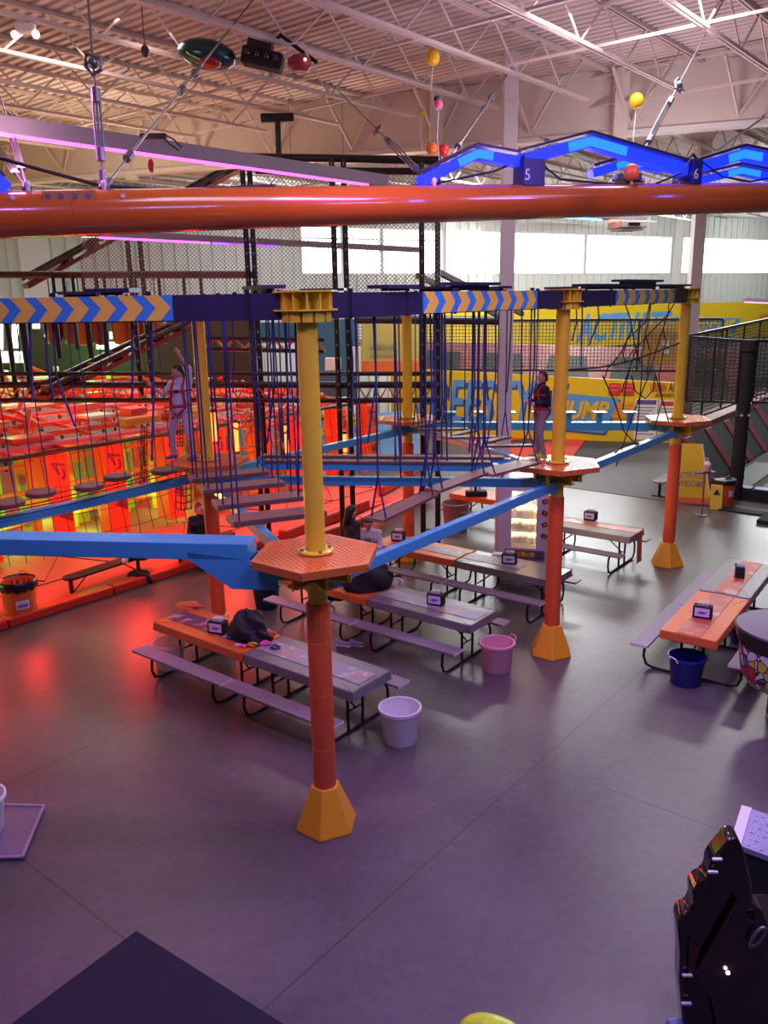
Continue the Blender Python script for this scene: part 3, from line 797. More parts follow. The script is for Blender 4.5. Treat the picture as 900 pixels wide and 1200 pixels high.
def rpt(px, dz=0.0, dy=0.0):
    f = fr3(px); p = RA + (RB - RA) * f
    return p + V3((0, 0, dz + .02)) + V3((RDv.y, -RDv.x, 0)) * dy
mb = MB(); mb.bar(rpt(51, .13, .165), rpt(112, .13, .165), .03, .085); jp = mb.build('joint_plate', mat('ochre_plate', (.35, .12, .02), .4), rail)
mb = MB()
for px in (58, 73, 89, 104): 
    p = rpt(px, .13, .165); mb.tube([p, p + V3((.0, -.03, 0))], .022, 8)
mb.build('joint_bolt', M_steel, jp, smooth=40)
for px in (17, 143): p = rpt(px, .12, .17); MB().tube([p, p + V3((0, -.02, 0))], .02, 8).build('bolt_head', M_white, rail, smooth=40)
for px in (36, 124, 506, 735): p = rpt(px, .19, .06); MB().lathe([(.02, -.05), (.02, .03), (.03, .045), (.03, .065), (.015, .085)], p, 10).build('lug', M_white, rail, smooth=40)
mb = MB(); a = rpt(90, 0, 0); f_ = V3(RDv)
mb.tube([rpt(84, -.005), rpt(85.2, -.005)], .2085, 20, cap=False); mb.build('seam', M_rail, rail, smooth=40)

# blue chevron light arches on the rail, with number boxes
M_blueled = mat('blue_led_face', (.005, .01, .12), .5, emit=(.004, .016, 1.0), es=2.6)
M_blueled2 = mat('blue_led_bright', (.005, .01, .12), .5, emit=(.008, .11, 1.0), es=2.8)
def arch(pts, th, label, depth=.16, dy=-.05):
    P = []
    for px, py in pts:
        g = rpt(px, 0, dy); P.append(atY(px, py, g.y))
    t = thing('chevron_light', label, 'light', P[len(P) // 2], 0, 'blue chevron lights on the rail')
    up = V3((0, 0, 1)); n = V3((RDv.y, -RDv.x, 0))
    housing = MB(); face = MB(); tip = MB()
    for a, b in zip(P[:-1], P[1:]):
        housing.bar(a + up * .045, b + up * .045, depth + .02, .03)
        L = (b - a); 
        (face).bar(a - up * (th / 2) , b - up * (th / 2), depth, th, up=(0, 0, 1))
    face.build('led_face', M_blueled, t); housing.build('housing', M_navy, t)
    mb = MB(); k = P[1]; a = P[0]; b = P[2]
    q1 = k + (a - k) * .35; q2 = k + (b - k) * .35
    mb.bar(k - up * (th / 2) + n * .01, q1 - up * (th / 2) + n * .01, depth + .004, th * .8); mb.bar(k - up * (th / 2) + n * .01, q2 - up * (th / 2) + n * .01, depth + .004, th * .8)
    mb.build('bright_bend', M_blueled2, t)
    return t
arch([(492, 207), (556, 175), (606, 184)], .11, 'blue chevron light left of the box numbered 5', .14)
arch([(612, 180), (688, 160), (802, 193)], .13, 'largest blue chevron light between the boxes numbered 5 and 6', .15)
arch([(692, 199), (734, 186), (775, 193)], .10, 'small blue chevron light low behind the largest one', .12, dy=-.7)
arch([(814, 192), (868, 175), (925, 187)], .13, 'blue chevron light right of the box numbered 6', .15)
arch([(820, 207), (866, 196), (925, 208)], .10, 'small blue chevron light low at the right edge', .12, dy=-.7)
arch([(-60, 195), (-20, 190), (5, 214)], .15, 'blue chevron light cut off by the left edge', .15)
for num, px, w_, h_, lab in (('5', 619, .30, .30, 'dark blue box numbered 5 standing on the rail'), ('6', 808, .17, .30, 'narrow dark box numbered 6 standing on the rail')):
    p = rpt(px, .17); t = thing('number_box', lab, 'box', p, 0, None)
    xd = V3(RDv); xd.z = 0; xd.normalize(); nd = V3((xd.y, -xd.x, 0))
    MB().bar(p - xd * w_ / 2 + V3((0, 0, h_ / 2)), p + xd * w_ / 2 + V3((0, 0, h_ / 2)), .22, h_).build('box', mat('dark_blue_box', (.012, .02, .10), .4), t, bevel=.01)
    text(num, 'numeral', M_white, p - xd * (w_ / 2 - .02) + nd * .113 + V3((0, 0, .06)), xd, (0, 0, 1), .12, t, ext=.002)
    mb = MB(); mb.tube([p - xd * w_ * .4 + V3((0, 0, h_ + .01)), p + V3((0, 0, h_ + .07)), p + xd * w_ * .5 + V3((0, 0, h_))], .02, 6); mb.build('cable', M_brope, t)
# trolley with cables near number 6
p = rpt(735, .19); t = thing('rail_trolley', 'black clamp trolley on the rail below the red balloon', 'trolley', p)
MB().box(p + V3((0, 0, .07)), (.28, .2, .09)).build('clamp', M_black, t, bevel=.01)
mb = MB(); mb.tube([p + V3((-.2, 0, .06)), p + V3((.2, 0, .04))], .03, 8); mb.build('roller', M_steel, t)
def cable(pts, r, label, m=None, name='cable'):
    return tag(MB().tube(pts, r, 6).build(name, m or M_brope, smooth=60), label, 'cable')
cable([rpt(-20, .55, -.1), rpt(40, .42, -.1), rpt(120, .25, -.1), rpt(200, .2, -.15), rpt(330, .24, -.2)], .018, 'thick black cable sagging over the left end of the rail')
cable([rpt(470, .2, -.1), rpt(520, .24, -.1), rpt(585, .36, -.1), rpt(612, .48, 0)], .012, 'black cable climbing to the box numbered 5')
cable([rpt(633, .42, 0), rpt(650, .24, .1), rpt(700, .2, .05), rpt(760, .17, .05), rpt(790, .3, .1), rpt(803, .48, .05)], .012, 'black cable looping between the boxes numbered 5 and 6')
cable([rpt(815, .45, .05), rpt(838, .25, .1), rpt(870, .19, .1), rpt(925, .3, .05)], .012, 'black cable drooping right of the box numbered 6')
# turnbuckle stays from the rail to the roof
def stay(a, b, label, f0=.12, f1=.42, knot=True):
    a = V3(a); b = V3(b); t = thing('rail_stay', label, 'stay', a, 0, 'steel stays of the rail')
    MB().tube([a, b], .011, 6).build('rod', M_steel, t)
    d = (b - a); L = d.length; d.normalize(); s = d.orthogonal().normalized(); s = (s - V3((0, 1, 0)) * s.y).normalized() if abs(s.y) < .9 else V3((1, 0, 0))
    mb = MB()
    for k in (-1, 1): mb.tube([a + d * L * f0 + s * .032 * k, a + d * L * f1 + s * .032 * k], .011, 6)
    for f in (f0, f1): mb.tube([a + d * (L * f - .06), a + d * (L * f + .06)], .042, 8)
    mb.build('turnbuckle', M_steel, t, smooth=40)
    if knot:
        c = a + d * L * min(.95, f1 + .09); mb = MB()
        mb.tube([c + s * .07 + d * .05, c + s * .07 - d * .05, c - s * .02 - d * .1, c - s * .07 - d * .03, c - s * .06 + d * .07], .02, 6, closed=True); mb.ball(c, .05, 10, 8); mb.build('shackle', M_steel, t, smooth=40)
    mb = MB(); mb.tube([a - d * .02, a + d * .16], .035, 8); mb.ball(a, .05, 10, 8); mb.build('clevis', M_steel, t, smooth=40)
    return t
def roof(px, py): return at(px, py, 9.36)
pl = rpt(124, .21)
stay(pl, V3((pl.x - .03, pl.y + .25, 9.36)), 'vertical steel stay at the left part of the rail', .10, .27)
stay(pl, roof(298, -2), 'long slanting steel stay beside the vertical one')
pl = rpt(36, .21)
stay(pl, roof(-12, 70), 'steel stay leaning left at the left edge', .1, .3); stay(pl, roof(-40, 120), 'second steel stay leaning further left at the left edge', .1, .3)
pl = rpt(506, .21)
stay(pl, roof(606, 70), 'slanting steel stay left of the box numbered 5', .22, .5); stay(pl, roof(385, 95), 'steel stay slanting up and left from the chevron light', .1, .3)
pl = rpt(735, .24)
stay(pl, roof(848, 0), 'steel stay slanting up and right of the yellow balloon', .2, .4); stay(pl, roof(600, 145), 'steel stay crossing behind the largest chevron light', .1, .55); stay(rpt(790, .22), roof(930, 112), 'steel stay at the far right slanting to the edge', .1, .62)

# ------------------------------------------------------------------ linear LED fixtures
def led(p, q, hh, label, m, seg=(0, 1), wd=.12, m2=None, seg2=None):
    p = V3(p); q = V3(q); d = q - p
    t = thing('linear_light', label, 'light', (p + q) / 2, 0, 'long LED light bars')
    MB().bar(p, q, wd, hh).build('housing', mat('lilac_gray_housing', (.30, .25, .32), .55), t, bevel=.01)
    a = p + d * seg[0]; b = p + d * seg[1]; dn = V3((0, -wd * .36, -hh / 2 - .015))
    MB().bar(a + dn, b + dn, .05, .035).build('led_tube', m, t)
    if m2: MB().bar(p + d * seg2[0] + dn, p + d * seg2[1] + dn, .05, .035).build('led_tube', m2, t)
    return t
M_ledp = mat('magenta_led', (.9, .2, .9), .4, emit=(1.0, .10, .80), es=2.6)
M_ledv = mat('violet_led', (.5, .4, 1), .4, emit=(.30, .04, 1.0), es=2.4)
M_ledb = mat('cyan_led', (.2, .6, 1), .4, emit=(.08, .5, 1.0), es=5)
led(atY(-30, 141, 9.6), atY(452, 212, 15.4), .19, 'long pale bar with bright magenta strip above the rail', M_ledp, (0, .93))
led(atY(55, 270, 15), atY(495, 293, 22), .13, 'long pale bar with violet strip below the rail', M_ledp, (.1, .34), m2=M_ledv, seg2=(.35, .52))
led(atY(645, 249, 17), atY(756, 257, 19), .12, 'short pale bar with cyan strip right of the white column', M_ledb, (0, .5), m2=mat('red_led', (1, .3, .2), .4, emit=(1, .12, .06), es=4), seg2=(.6, 1))
led(atY(872, 351, 27), atY(915, 353, 27.5), .13, 'short bar with reddish strip at the right edge', mat('rose_led', (1, .4, .5), .4, emit=(1, .3, .4), es=1.5), (0, 1))
for px in (345, 405): 
    p = atY(px, 282, 19); tag(MB().tube([p, p + V3((0, 0, ZC - p.z))], .008, 5).build('hanging_wire', M_steel), 'thin wire holding the violet strip bar, at image column %s' % ('left of the truss' if px < 400 else 'right of the truss'), 'wire')
# heater unit
p = atY(735, 264, 18.5); t = thing('ceiling_unit', 'small white ceiling cassette hanging right of the white column', 'cassette', p)
MB().box(p, (.62, .62, .14), rz=.2).build('body', M_white, t, bevel=.02); MB().box(p + V3((.06, -.30, 0)), (.25, .06, .06), rz=.2).build('grille', M_black, t)
MB().box(p + V3((0, 0, -.1)), (.5, .5, .03), rz=.2).build('diffuser', M_white, t)

# ------------------------------------------------------------------ things caught under the roof
def balloon(px, py, Y, r, m, label, string=.5, sq=(1, 1, 1.08)):
    p = atY(px, py, Y); t = thing('balloon', label, 'balloon', p)
    mb = MB(); n0 = 20; mb.ball(p, (r * sq[0], r * sq[1], r * sq[2]), 20, 14); mb.tube([p - V3((0, 0, r * 1.05)), p - V3((0, 0, r * 1.2))], [r * .06, r * .16], 8); mb.build('skin', m, t, smooth=80)
    if string: MB().tube([p - V3((0, 0, r * 1.15)), p - V3((.02, 0, r * 1.2 + string * .5)), p - V3((-.01, 0, r * 1.2 + string))], .006, 5).build('string', M_white, t)
M_by = mat('yellow_balloon', (.72, .42, .01), .35); M_bo = mat('orange_balloon', (.75, .16, .02), .35); M_br = mat('red_balloon', (.55, .03, .03), .35); M_bp = mat('pink_balloon', (.8, .12, .35), .35)
balloon(507, 67, 13, .105, M_by, 'yellow balloon under the joists left of centre', .5); balloon(746, 118, 13, .10, M_by, 'yellow balloon in front of the drywall on the right', .7)
balloon(506, 174, 13, .085, M_bo, 'orange balloon touching the dark red one', 0); balloon(520, 176, 13.1, .085, M_br, 'dark red balloon beside the orange one', 0)
balloon(740, 202, 9.9, .085, M_bo, 'red orange balloon resting on the rail near the box numbered 6', 0)
balloon(512, 116, 13.0, .045, mat('navy_balloon', (.02, .02, .09), .4), 'tiny navy balloon tied above the pink one', .1); balloon(514, 122, 12.9, .06, M_bp, 'small pink balloon on a dangling string', .7)
balloon(494, 132, 16, .05, M_by, 'tiny ochre balloon on a string left of the pink one', .6, (1, 1, 1.3)); balloon(177, 194, 12, .05, M_br, 'tiny red balloon above the rail on the left', .25, (.8, .8, 1.8))
# foil raft, speaker, red unit
p = atY(243, 64, 12.6); t = thing('foil_balloon', 'dark green foil balloon pressed under the joists', 'balloon', p)
Mx = Matrix.Rotation(.12, 3, 'Y') @ Matrix.Rotation(.3, 3, 'Z')
MB().ball(p, (.40, .30, .19), 20, 12, Mx).build('foil', mat('green_foil', (.03, .075, .085), .25, .5, bump=.6, bscale=6), t, smooth=80)
MB().ball(p + V3((.05, -.12, -.12)), (.16, .18, .09), 14, 8, Mx).build('red_patch', mat('red_foil', (.30, .03, .02), .3, .3), t, smooth=80)
MB().tube([p + V3((-.28, -.2, .03)), p + V3((-.2, -.28, -.06)), p + V3((-.05, -.27, -.13))], .012, 6).build('green_trim', mat('bright_green', (.15, .7, .2), .4), t)
p = atY(308, 70, 12.6); t = thing('ceiling_speaker', 'black projector body clamped under a joist', 'projector', p)
Mx = Matrix.Rotation(.22, 3, 'Y')
MB().box(p, (.56, .3, .22), M=Mx).build('body', M_blackm, t, bevel=.03); MB().box(p + V3((-.03, .05, .19)), (.34, .26, .18), M=Mx).build('bracket', M_black, t, bevel=.03)
mb = MB(); 
for k in range(4): mb.ball(p + Mx @ V3((-.2 + k * .13, -.15, .02)), .05, 10, 6)
mb.build('lens', M_gloss, t, smooth=60)
mb = MB(); mb.tube([p + V3((.1, .1, .2)), p + V3((.25, .1, .33)), p + V3((.55, .05, .1)), p + V3((.75, 0, -.05))], .03, 6); mb.build('cable', M_brope, t)
p = atY(351, 75, 12.5); t = thing('ceiling_lamp', 'red spotlight with small lit lens under the joists', 'spotlight', p)
mb = MB(); mb.lathe([(.10, -.1), (.16, -.04), (.16, .06), (.09, .11)], p, 16); mb.build('head', mat('dark_red_shell', (.28, .03, .05), .4), t, smooth=40)
mb = MB(); mb.tube([p + V3((-.14, 0, .0)), p + V3((-.16, 0, .25)), p + V3((.05, 0, .26)), p + V3((.14, 0, .02))], .02, 6); mb.build('yoke', M_white, t)
MB().ball(p + V3((.09, -.14, .02)), .022, 8, 6).build('lens', mat('red_lens', (1, .3, .2), .3, emit=(1, .15, .1), es=6), t)
p = atY(30, 33, 11.5); t = thing('emergency_light', 'pale emergency light with twin lamps at the upper left', 'light', p)
MB().box(p, (.24, .12, .12)).build('body', M_white, t, bevel=.02); 
for s in (-1, 1): MB().ball(p + V3((.13 * s, -.03, -.08)), .05, 10, 8).build('lamp_head', mat('lamp_lens', (.9, .8, .6), .2, emit=(1, .85, .6), es=1.5), t, smooth=60)
p = atY(170, 60, 11.0); tag(MB().ball(p, (.05, .05, .07), 12, 8).tube([p, p + V3((0, 0, .5))], .006, 5).build('ceiling_sensor', M_navy, smooth=60), 'small dark sensor hanging from the joist at upper left', 'sensor')
# T bracket on the rig
p = atY(327, 186, 16.8); q = atY(325, 138, 16.8); t = thing('hanging_bracket', 'black T shaped bracket standing on the black rig pipe', 'bracket', p)
MB().tube([p, q], .055, 10).build('stem', M_black, t, smooth=40); MB().box(q, (.62, .12, .15)).build('crossbar', M_black, t, bevel=.02)
p = atY(180, 160, 10.4); t = thing('black_adapter', 'black power adapter with curly leads on the pale bar', 'adapter', p); MB().box(p, (.30, .1, .06)).build('body', M_black, t, bevel=.01)
MB().tube([p + V3((.12, -.05, .02)), p + V3((.25, -.08, -.05)), p + V3((.33, -.08, -.14))], .01, 5).tube([p + V3((.1, -.05, .0)), p + V3((.2, -.08, -.1)), p + V3((.3, -.08, -.17))], .01, 5).build('lead', M_brope, t)

# ------------------------------------------------------------------ right: rubber floor, banners, trampolines
def flat(pts, z0, z1, name, m, kind=None, bevel=0.0):
    P = [V3((p[0], p[1], z0)) for p in pts]
    o = MB().prism(P, (0, 0, z1 - z0)).build(name, m, bevel=bevel)
    if kind: o['kind'] = kind
    return o
M_rub = mat('dark_rubber_floor', (.045, .043, .046), .6, var=.15, vscale=12)
fa = at(655, 570); fb = at(800, 590); fdir = (fb - fa).normalized()
pA = at(560, 548); pB = at(560, 516)
flat([pA, fa, fa + fdir * 7.0, fa + fdir * 7.0 + U * 4, V3((14.5, 30, 0)), V3((2.0, 31.6, 0)), pB], 0, .012, 'trim_2', M_rub, 'structure')
for px, lab in (((596, 527, 690, 512, 664, 546, 612, 556), 'red floor pad nearest the rubber floor'), ((480, 510, 640, 503, 660, 511, 560, 522), 'red floor pad strip below the big yellow banner')):
    q = [at(px[i], px[i + 1]) for i in range(0, 8, 2)]
    o = flat(q, .012, .06, 'floor_pad', M_red, bevel=.01); tag(o, lab, 'pad')
BL = V3((1.89, 31.99, 0)); BR = V3((10.71, 29.52, 0)); BDn = (BR - BL).normalized(); BN = V3((BDn.y, -BDn.x, 0)); BL0 = BL - BDn * 1.6
def onban(px, py, off=0.0): return atP(px, py, BL + BN * off, BN)
zt0 = onban(515, 431).z; zt1 = onban(790, 449).z
t = thing('banner_wall', 'long yellow banner wall reading freestyle jump behind the boy', 'banner', (BL + BR) / 2)
MB().prism([BL0 + V3((0, 0, .02)), BR + V3((0, 0, .02)), BR + V3((0, 0, zt1)), BL0 + V3((0, 0, zt0))], -BN * .12).build('banner_sheet', M_yban, t)
def btext(body, x0, x1, ytop, ybot, m, name, sh=.25, off=.012, dz=0.0, dx=0.0, bold=.03, par=None, base=None, ext=.004):
    a = onban(x0, ybot, off); b = onban(x1, ybot, off); hgt = onban((x0 + x1) / 2, ytop, off).z - onban((x0 + x1) / 2, ybot, off).z
    wd = (b - a).length; zb = (a.z + b.z) / 2
    o = V3((a.x, a.y, zb + dz)) + BDn * dx
    return text(body, name, m, o, BDn, (0, 0, 1), hgt, par or t, shear=sh, width=wd, bold=bold, ext=ext)
btext('FREESTYLE', 489, 664, 447, 497, M_bdark, 'lettering_shadow', off=.01, dx=.05, dz=-.03, bold=.012)
btext('FREESTYLE', 487, 664, 445, 497, M_lb, 'lettering', off=.02, bold=.012)
q = [onban(*v, .012) for v in ((655, 460), (726, 467), (708, 508), (637, 502))]
MB().prism([p + BDn * .06 - V3((0, 0, .06)) for p in q], BN * .004).build('jump_shadow', M_bdark, t); q = [onban(*v, .02) for v in ((655, 460), (726, 467), (708, 508), (637, 502))]
MB().prism(q, BN * .006).build('jump_box', M_lb, t)
btext('JUMP', 655, 713, 470, 498, M_yban, 'lettering', off=.034, bold=.03)
btext('URBAN', 762, 781, 448, 459, M_redink, 'lettering', off=.02, bold=.0, sh=.1); btext('AIR', 783, 795, 448, 459, M_ink, 'lettering', off=.02, sh=.1, bold=0); btext('ADVENTURE PARK', 768, 795, 461, 465, M_ink, 'lettering', off=.02, sh=0, bold=0)
def poster(x0, y0, x1, y1, m, label, lines, lm, head=None):
    a = onban(x0, y1, .02); b = onban(x1, y1, .02); zb = onban(x0, y1, .02).z; ztp = onban(x0, y0, .02).z
    p = thing('poster', label, 'poster', (a + b) / 2)
    P = [V3((a.x, a.y, zb)), V3((b.x, b.y, zb)), V3((b.x, b.y, ztp)), V3((a.x, a.y, ztp))]
    MB().prism(P, BN * .006).build('sheet', m, p)
    W = (b - a).length; H_ = ztp - zb
    if head: MB().prism([V3((a.x, a.y, zb)) + BDn * u * W + V3((0, 0, v * H_)) + BN * .008 for u, v in ((.06, .86), (.94, .86), (.94, .97), (.06, .97))], BN * .002).build('heading', head, p)
    mb = MB()
    for k in range(lines):
        v = .80 - k * (.72 / max(1, lines)); e = .9 - .25 * ((k * 7) % 3) / 2
        mb.prism([V3((a.x, a.y, zb)) + BDn * u * W + V3((0, 0, w * H_)) + BN * .008 for u, w in ((.08, v - .025), (e, v - .025), (e, v), (.08, v))], BN * .002)
    mb.build('print', lm, p)
poster(713, 449, 727, 463, M_red, 'left one of two small red posters on the yellow banner wall', 2, M_paper); poster(729, 449, 743, 463, M_red, 'right one of two small red posters on the yellow banner wall', 2, M_paper)
poster(717, 471, 743, 490, mat('orange_paper', (.75, .33, .02), .6), 'orange notice below the red posters', 4, M_redink)
poster(742, 467, 768, 515, M_paper, 'white rules sheet with violet heading', 10, M_grayv, mat('violet_ink', (.12, .08, .3), .6)); poster(770, 469, 797, 515, M_paper, 'white rules sheet with red heading beside the far right platform', 10, M_grayv, M_redink)
# net fence above the banner
M_net = netmat('black_cord_net', (.05, .05, .05), 5.0, .16, haze=.12)
M_net2 = netmat('black_fine_net', (.06, .06, .06), 8.0, .18, False, haze=.16)
def netquad(mb_pts, name, m, parent=None):
    P = [V3(p) for p in mb_pts]; inv = PINV.get(parent.name) if parent else None
    me = bpy.data.meshes.new(name); me.from_pydata([tuple(inv @ p) if inv else tuple(p) for p in P], [], [(0, 1, 2, 3)]); uv = me.uv_layers.new(name='UV')
    w = (P[1] - P[0]).length; h = (P[3] - P[0]).length
    for l, c in zip(uv.data, ((0, 0), (w, 0), (w, h), (0, h))): l.uv = c
    me.materials.append(m); o = bpy.data.objects.new(name, me); C.objects.link(o)
    if parent: o.parent = parent
    return o
def fence(pts, z0, z1, label, n=4, r=.035, m=None):
    a, b = V3(pts[0]), V3(pts[1]); t = thing('net_fence', label, 'fence', (a + b) / 2)
    A0 = V3((a.x, a.y, z0)); B0 = V3((b.x, b.y, z0)); A1 = V3((a.x, a.y, z1[0])); B1 = V3((b.x, b.y, z1[1]))
    MB().bar(A1, B1, r * 2, r * 2.4).build('top_rail', M_black, t); MB().bar(A0, B0, r * 1.6, r * 2).build('bottom_rail', M_black, t)
    for k in range(n + 1):
        f = k / n; p0 = A0.lerp(B0, f); p1 = A1.lerp(B1, f); MB().tube([p0, p1], r, 8).build('post', M_black, t, smooth=40)
    netquad([A0, B0, B1, A1], 'net', m or M_net2, t)
    return t
o_ = BN * -.35
zf = [atP(515, 376, BL + o_, BN).z, atP(840, 374, BL + o_, BN).z]
fence((BL0 - BDn * 2 + o_, BR + BDn * 1.2 + o_), zt0 - .1, zf, 'long black net fence above the yellow banner wall', 5, .04)
# angled trampolines behind the fence
t = thing('angled_trampoline', 'far row of angled gray trampolines with rose pads above the banner wall', 'trampoline', BL - BN * 2.5 + BDn * 5)
a0 = BL0 - BN * 1.0 - BDn * 2 + V3((0, 0, zt0 - .3)); b0 = BR - BN * 1.0 + BDn * 2 + V3((0, 0, zt1 - .3)); up = V3((0, 0, 1.25)) - BN * 1.6
MB().prism([a0, b0, b0 + up, a0 + up], BN * -.1).build('pad_frame', mat('rose_vinyl', (.34, .10, .10), .5), t)
for k in range(6):
    s0 = a0.lerp(b0, (k + .14) / 6) + BN * .02 + V3((0, 0, .02)); s1 = a0.lerp(b0, (k + .86) / 6) + BN * .02 + V3((0, 0, .02))
    MB().prism([s0, s1, s1 + up * .72 - BDn * .2, s0 + up * .72 + BDn * .2], BN * .01).build('bed', M_tramp, t)
# orange notice board seen through the net
t = thing('notice_board', 'orange board with red heading seen through the far net', 'board', BL - BN * 1.0 + BDn * 8)
def onb2(px, py): return atP(px, py, BL - BN * .8, BN)
MB().prism([onb2(752, 381), onb2(812, 376), onb2(812, 428), onb2(752, 428)], -BN * .05).build('panel', mat('ochre_board', (.50, .27, .02), .6), t)
mb = MB()
for (x, y) in ((780, 402), (780, 412), (797, 400), (797, 411)): mb.prism([onb2(x - 4, y - 3) + BN * .02, onb2(x + 4, y - 3) + BN * .02, onb2(x + 4, y + 3) + BN * .02, onb2(x - 4, y + 3) + BN * .02], BN * .01)
mb.build('print', M_paper, t)
text('RULES', 'heading', M_redink, onb2(768, 392) + BN * .02, BDn, (0, 0, 1), .35, t) if False else None
# far wall banner
t = thing('far_banner', 'very long yellow banner on the far wall reading activate awesome', 'banner', onwall(700, 385))
def wq(px, py, off=.2): return atP(px, py, W0 + WN * off, WN)
zb0, zb1 = wq(650, 409).z, wq(650, 358).z
a = wq(495, 380); b = wq(960, 380)
MB().prism([V3((a.x, a.y, zb0)), V3((b.x, b.y, zb0)), V3((b.x, b.y, zb1 - .1)), V3((a.x, a.y, zb1))], WN * .03).build('banner_sheet', M_yban, t)
def wtext(body, x0, x1, ytop, ybot, m, off=.25, sh=.25, bold=.03, name='lettering'):
    a = wq(x0, ybot, off); b = wq(x1, ybot, off); h = wq((x0 + x1) / 2, ytop, off).z - wq((x0 + x1) / 2, ybot, off).z
    return text(body, name, m, V3((a.x, a.y, (a.z + b.z) / 2)), WD, (0, 0, 1), h, t, shear=sh, width=(b - a).length, bold=bold)
wtext('ACTIVATE', 675, 786, 366, 398, M_lb)
MB().prism([wq(790, 371, .24), wq(868, 373, .24), wq(856, 402, .24), wq(774, 402, .24)], WN * .01).build('awesome_box', M_lb, t)
wtext('AWESOME', 786, 860, 376, 396, M_yban, .27)
wtext('urban', 890, 915, 366, 373, M_redink, .25, .1, 0)
# right-hand angled trampolines, along the building axis
TP0 = atY(779, 522, 21.2); TP0 = V3((TP0.x, TP0.y, 1.52)) + U * 1.5; slope = -W_ * .95 + V3((0, 0, -1.3)); LT = 13.5
t = thing('angled_trampoline', 'burgundy framed angled trampolines rising at the right edge', 'trampoline', TP0 + U * 5)
nS = slope.cross(U).normalized(); nS = nS if nS.z > 0 else -nS
MB().prism([TP0 - U * .2, TP0 + U * LT, TP0 + U * LT + slope, TP0 - U * .2 + slope], -nS * .12).build('pad_frame', M_burg, t)
for k in range(7):
    s0 = TP0 + U * (.25 + k * 1.85) + slope * .06 + nS * .01
    MB().prism([s0, s0 + U * 1.42, s0 + U * 1.42 + slope * .88, s0 + slope * .88], nS * .015).build('bed', M_tramp, t)
    MB().prism([s0 - U * .50 + nS * .0, s0 + U * .02, s0 + U * .02 + slope * .9, s0 - U * .50 + slope * .9], nS * .06).build('divider_pad', M_burg, t, bevel=.02)
mb = MB(); q = TP0 + W_ * .5 + V3((0, 0, .12))
mb.prism([TP0 - U * .2, TP0 + U * LT, q + U * LT, q - U * .2], V3((0, 0, .06)))
k = 0.0
while k < LT - .2:
    mb.prism([TP0 + U * k + V3((0, 0, .06)), TP0 + U * (k + .09) + V3((0, 0, .06)), q + U * (k + .09) + V3((0, 0, .06)), q + U * k + V3((0, 0, .06))], V3((0, 0, .03))); k += .15
mb.build('ribbed_top_pad', mat('rose_burgundy_vinyl', (.34, .12, .13), .5), t)
MB().prism([TP0 - U * .2 + V3((0, 0, -.1)), V3((TP0.x, TP0.y, 0.02)) - U * .2, V3(((TP0 + slope).x, (TP0 + slope).y, .02)) - U * .2, TP0 + slope - U * .2], U * .1).build('end_panel', M_blackm, t)
base = V3(((TP0 + slope).x, (TP0 + slope).y, 0))
t = thing('trampoline_deck', 'low black trampoline deck with purple edge pads at the right edge', 'deck', base - W_ * 1 + U * 3)
MB().prism([base - U * .4 + V3((0, 0, .02)), base + U * 12 + V3((0, 0, .02)), base + U * 12 - W_ * 3 + V3((0, 0, .02)), base - U * .4 - W_ * 3 + V3((0, 0, .02))], (0, 0, .26)).build('deck_box', M_blackm, t)
M_violet = mat('violet_vinyl', (.07, .06, .18), .45)
for k in range(3):
    s0 = base - U * .4 - W_ * (.05 + k * 1.0) + V3((0, 0, .285)); MB().prism([s0, s0 + U * .35, s0 + U * .35 - W_ * .95, s0 - W_ * .95], (0, 0, .05)).build('edge_pad', M_violet, t, bevel=.015)
for k in range(3):
    s0 = base + U * .1 - W_ * (.15 + k * 1.0) + V3((0, 0, .285)); MB().prism([s0, s0 + U * 3.4, s0 + U * 3.4 - W_ * .75, s0 - W_ * .75], (0, 0, .02)).build('bed', M_tramp, t)
p = at(893, 612); tag(MB().box(p + V3((.35, .1, .05)), (1.0, .6, .10), rz=UA).build('step_mat', M_blackm, bevel=.02), 'black step mat on the floor at the right edge', 'mat')
p = at(862, 602); tag(MB().box(p + V3((.2, .2, .02)), (1.1, .35, .04), rz=-.66).build('edge_plate', M_blackm, bevel=.01), 'thin black plate on the floor right of the orange trash can', 'plate')
# black padded pole with net fences
pp = at(861, 585); t = thing('padded_pole', 'tall black padded pole behind the orange trash can on the right', 'pole', pp)
ptop = atY(872, 398, pp.y).z
mb = MB(); mb.lathe([(.17, 0), (.17, ptop - .3), (.2, ptop - .28), (.2, ptop)], pp, 20); mb.build('pole_pad', M_blackm, t, smooth=40)
for z in (.9, 2.2, 2.28): MB().lathe([(.172, z), (.178, z + .02), (.172, z + .04)], pp, 20, cap0=False, cap1=False).build('strap', M_black, t)
for s in (-1, 1): MB().box(pp + V3((.09 * s, -.16, 2.24)), (.05, .03, .05)).build('buckle', M_white, t)
for k in range(16): MB().box(pp + V3((.165, -.06, .6 + k * .2)), (.02, .02, .04)).build('net_hook', M_steel, t)
fa_ = atY(809, 395, pp.y + .6); fence((V3((fa_.x, fa_.y, 0)), pp + V3((-.2, 0, 0))), 2.55, (fa_.z, ptop - .03), 'black net fence left of the black padded pole', 2, .03, netmat('dense_dark_net', (.03, .03, .032), 10.0, .2, False, haze=.45))
fence((pp + V3((.2, 0, 0)), pp + V3((3.6, -.6, 0))), 2.55, (ptop - .03, ptop - .1), 'black net fence right of the black padded pole', 3, .03, MATS['dense_dark_net'])
e = pp + U * 9 + W_ * 1.2
fence((V3((fa_.x, fa_.y + .3, 0)), V3((fa_.x, fa_.y, 0)) + U * 9), 1.9, (fa_.z, atY(930, 372, fa_.y + 7).z), 'receding black net fence above the angled trampolines', 5, .03, MATS['dense_dark_net'])
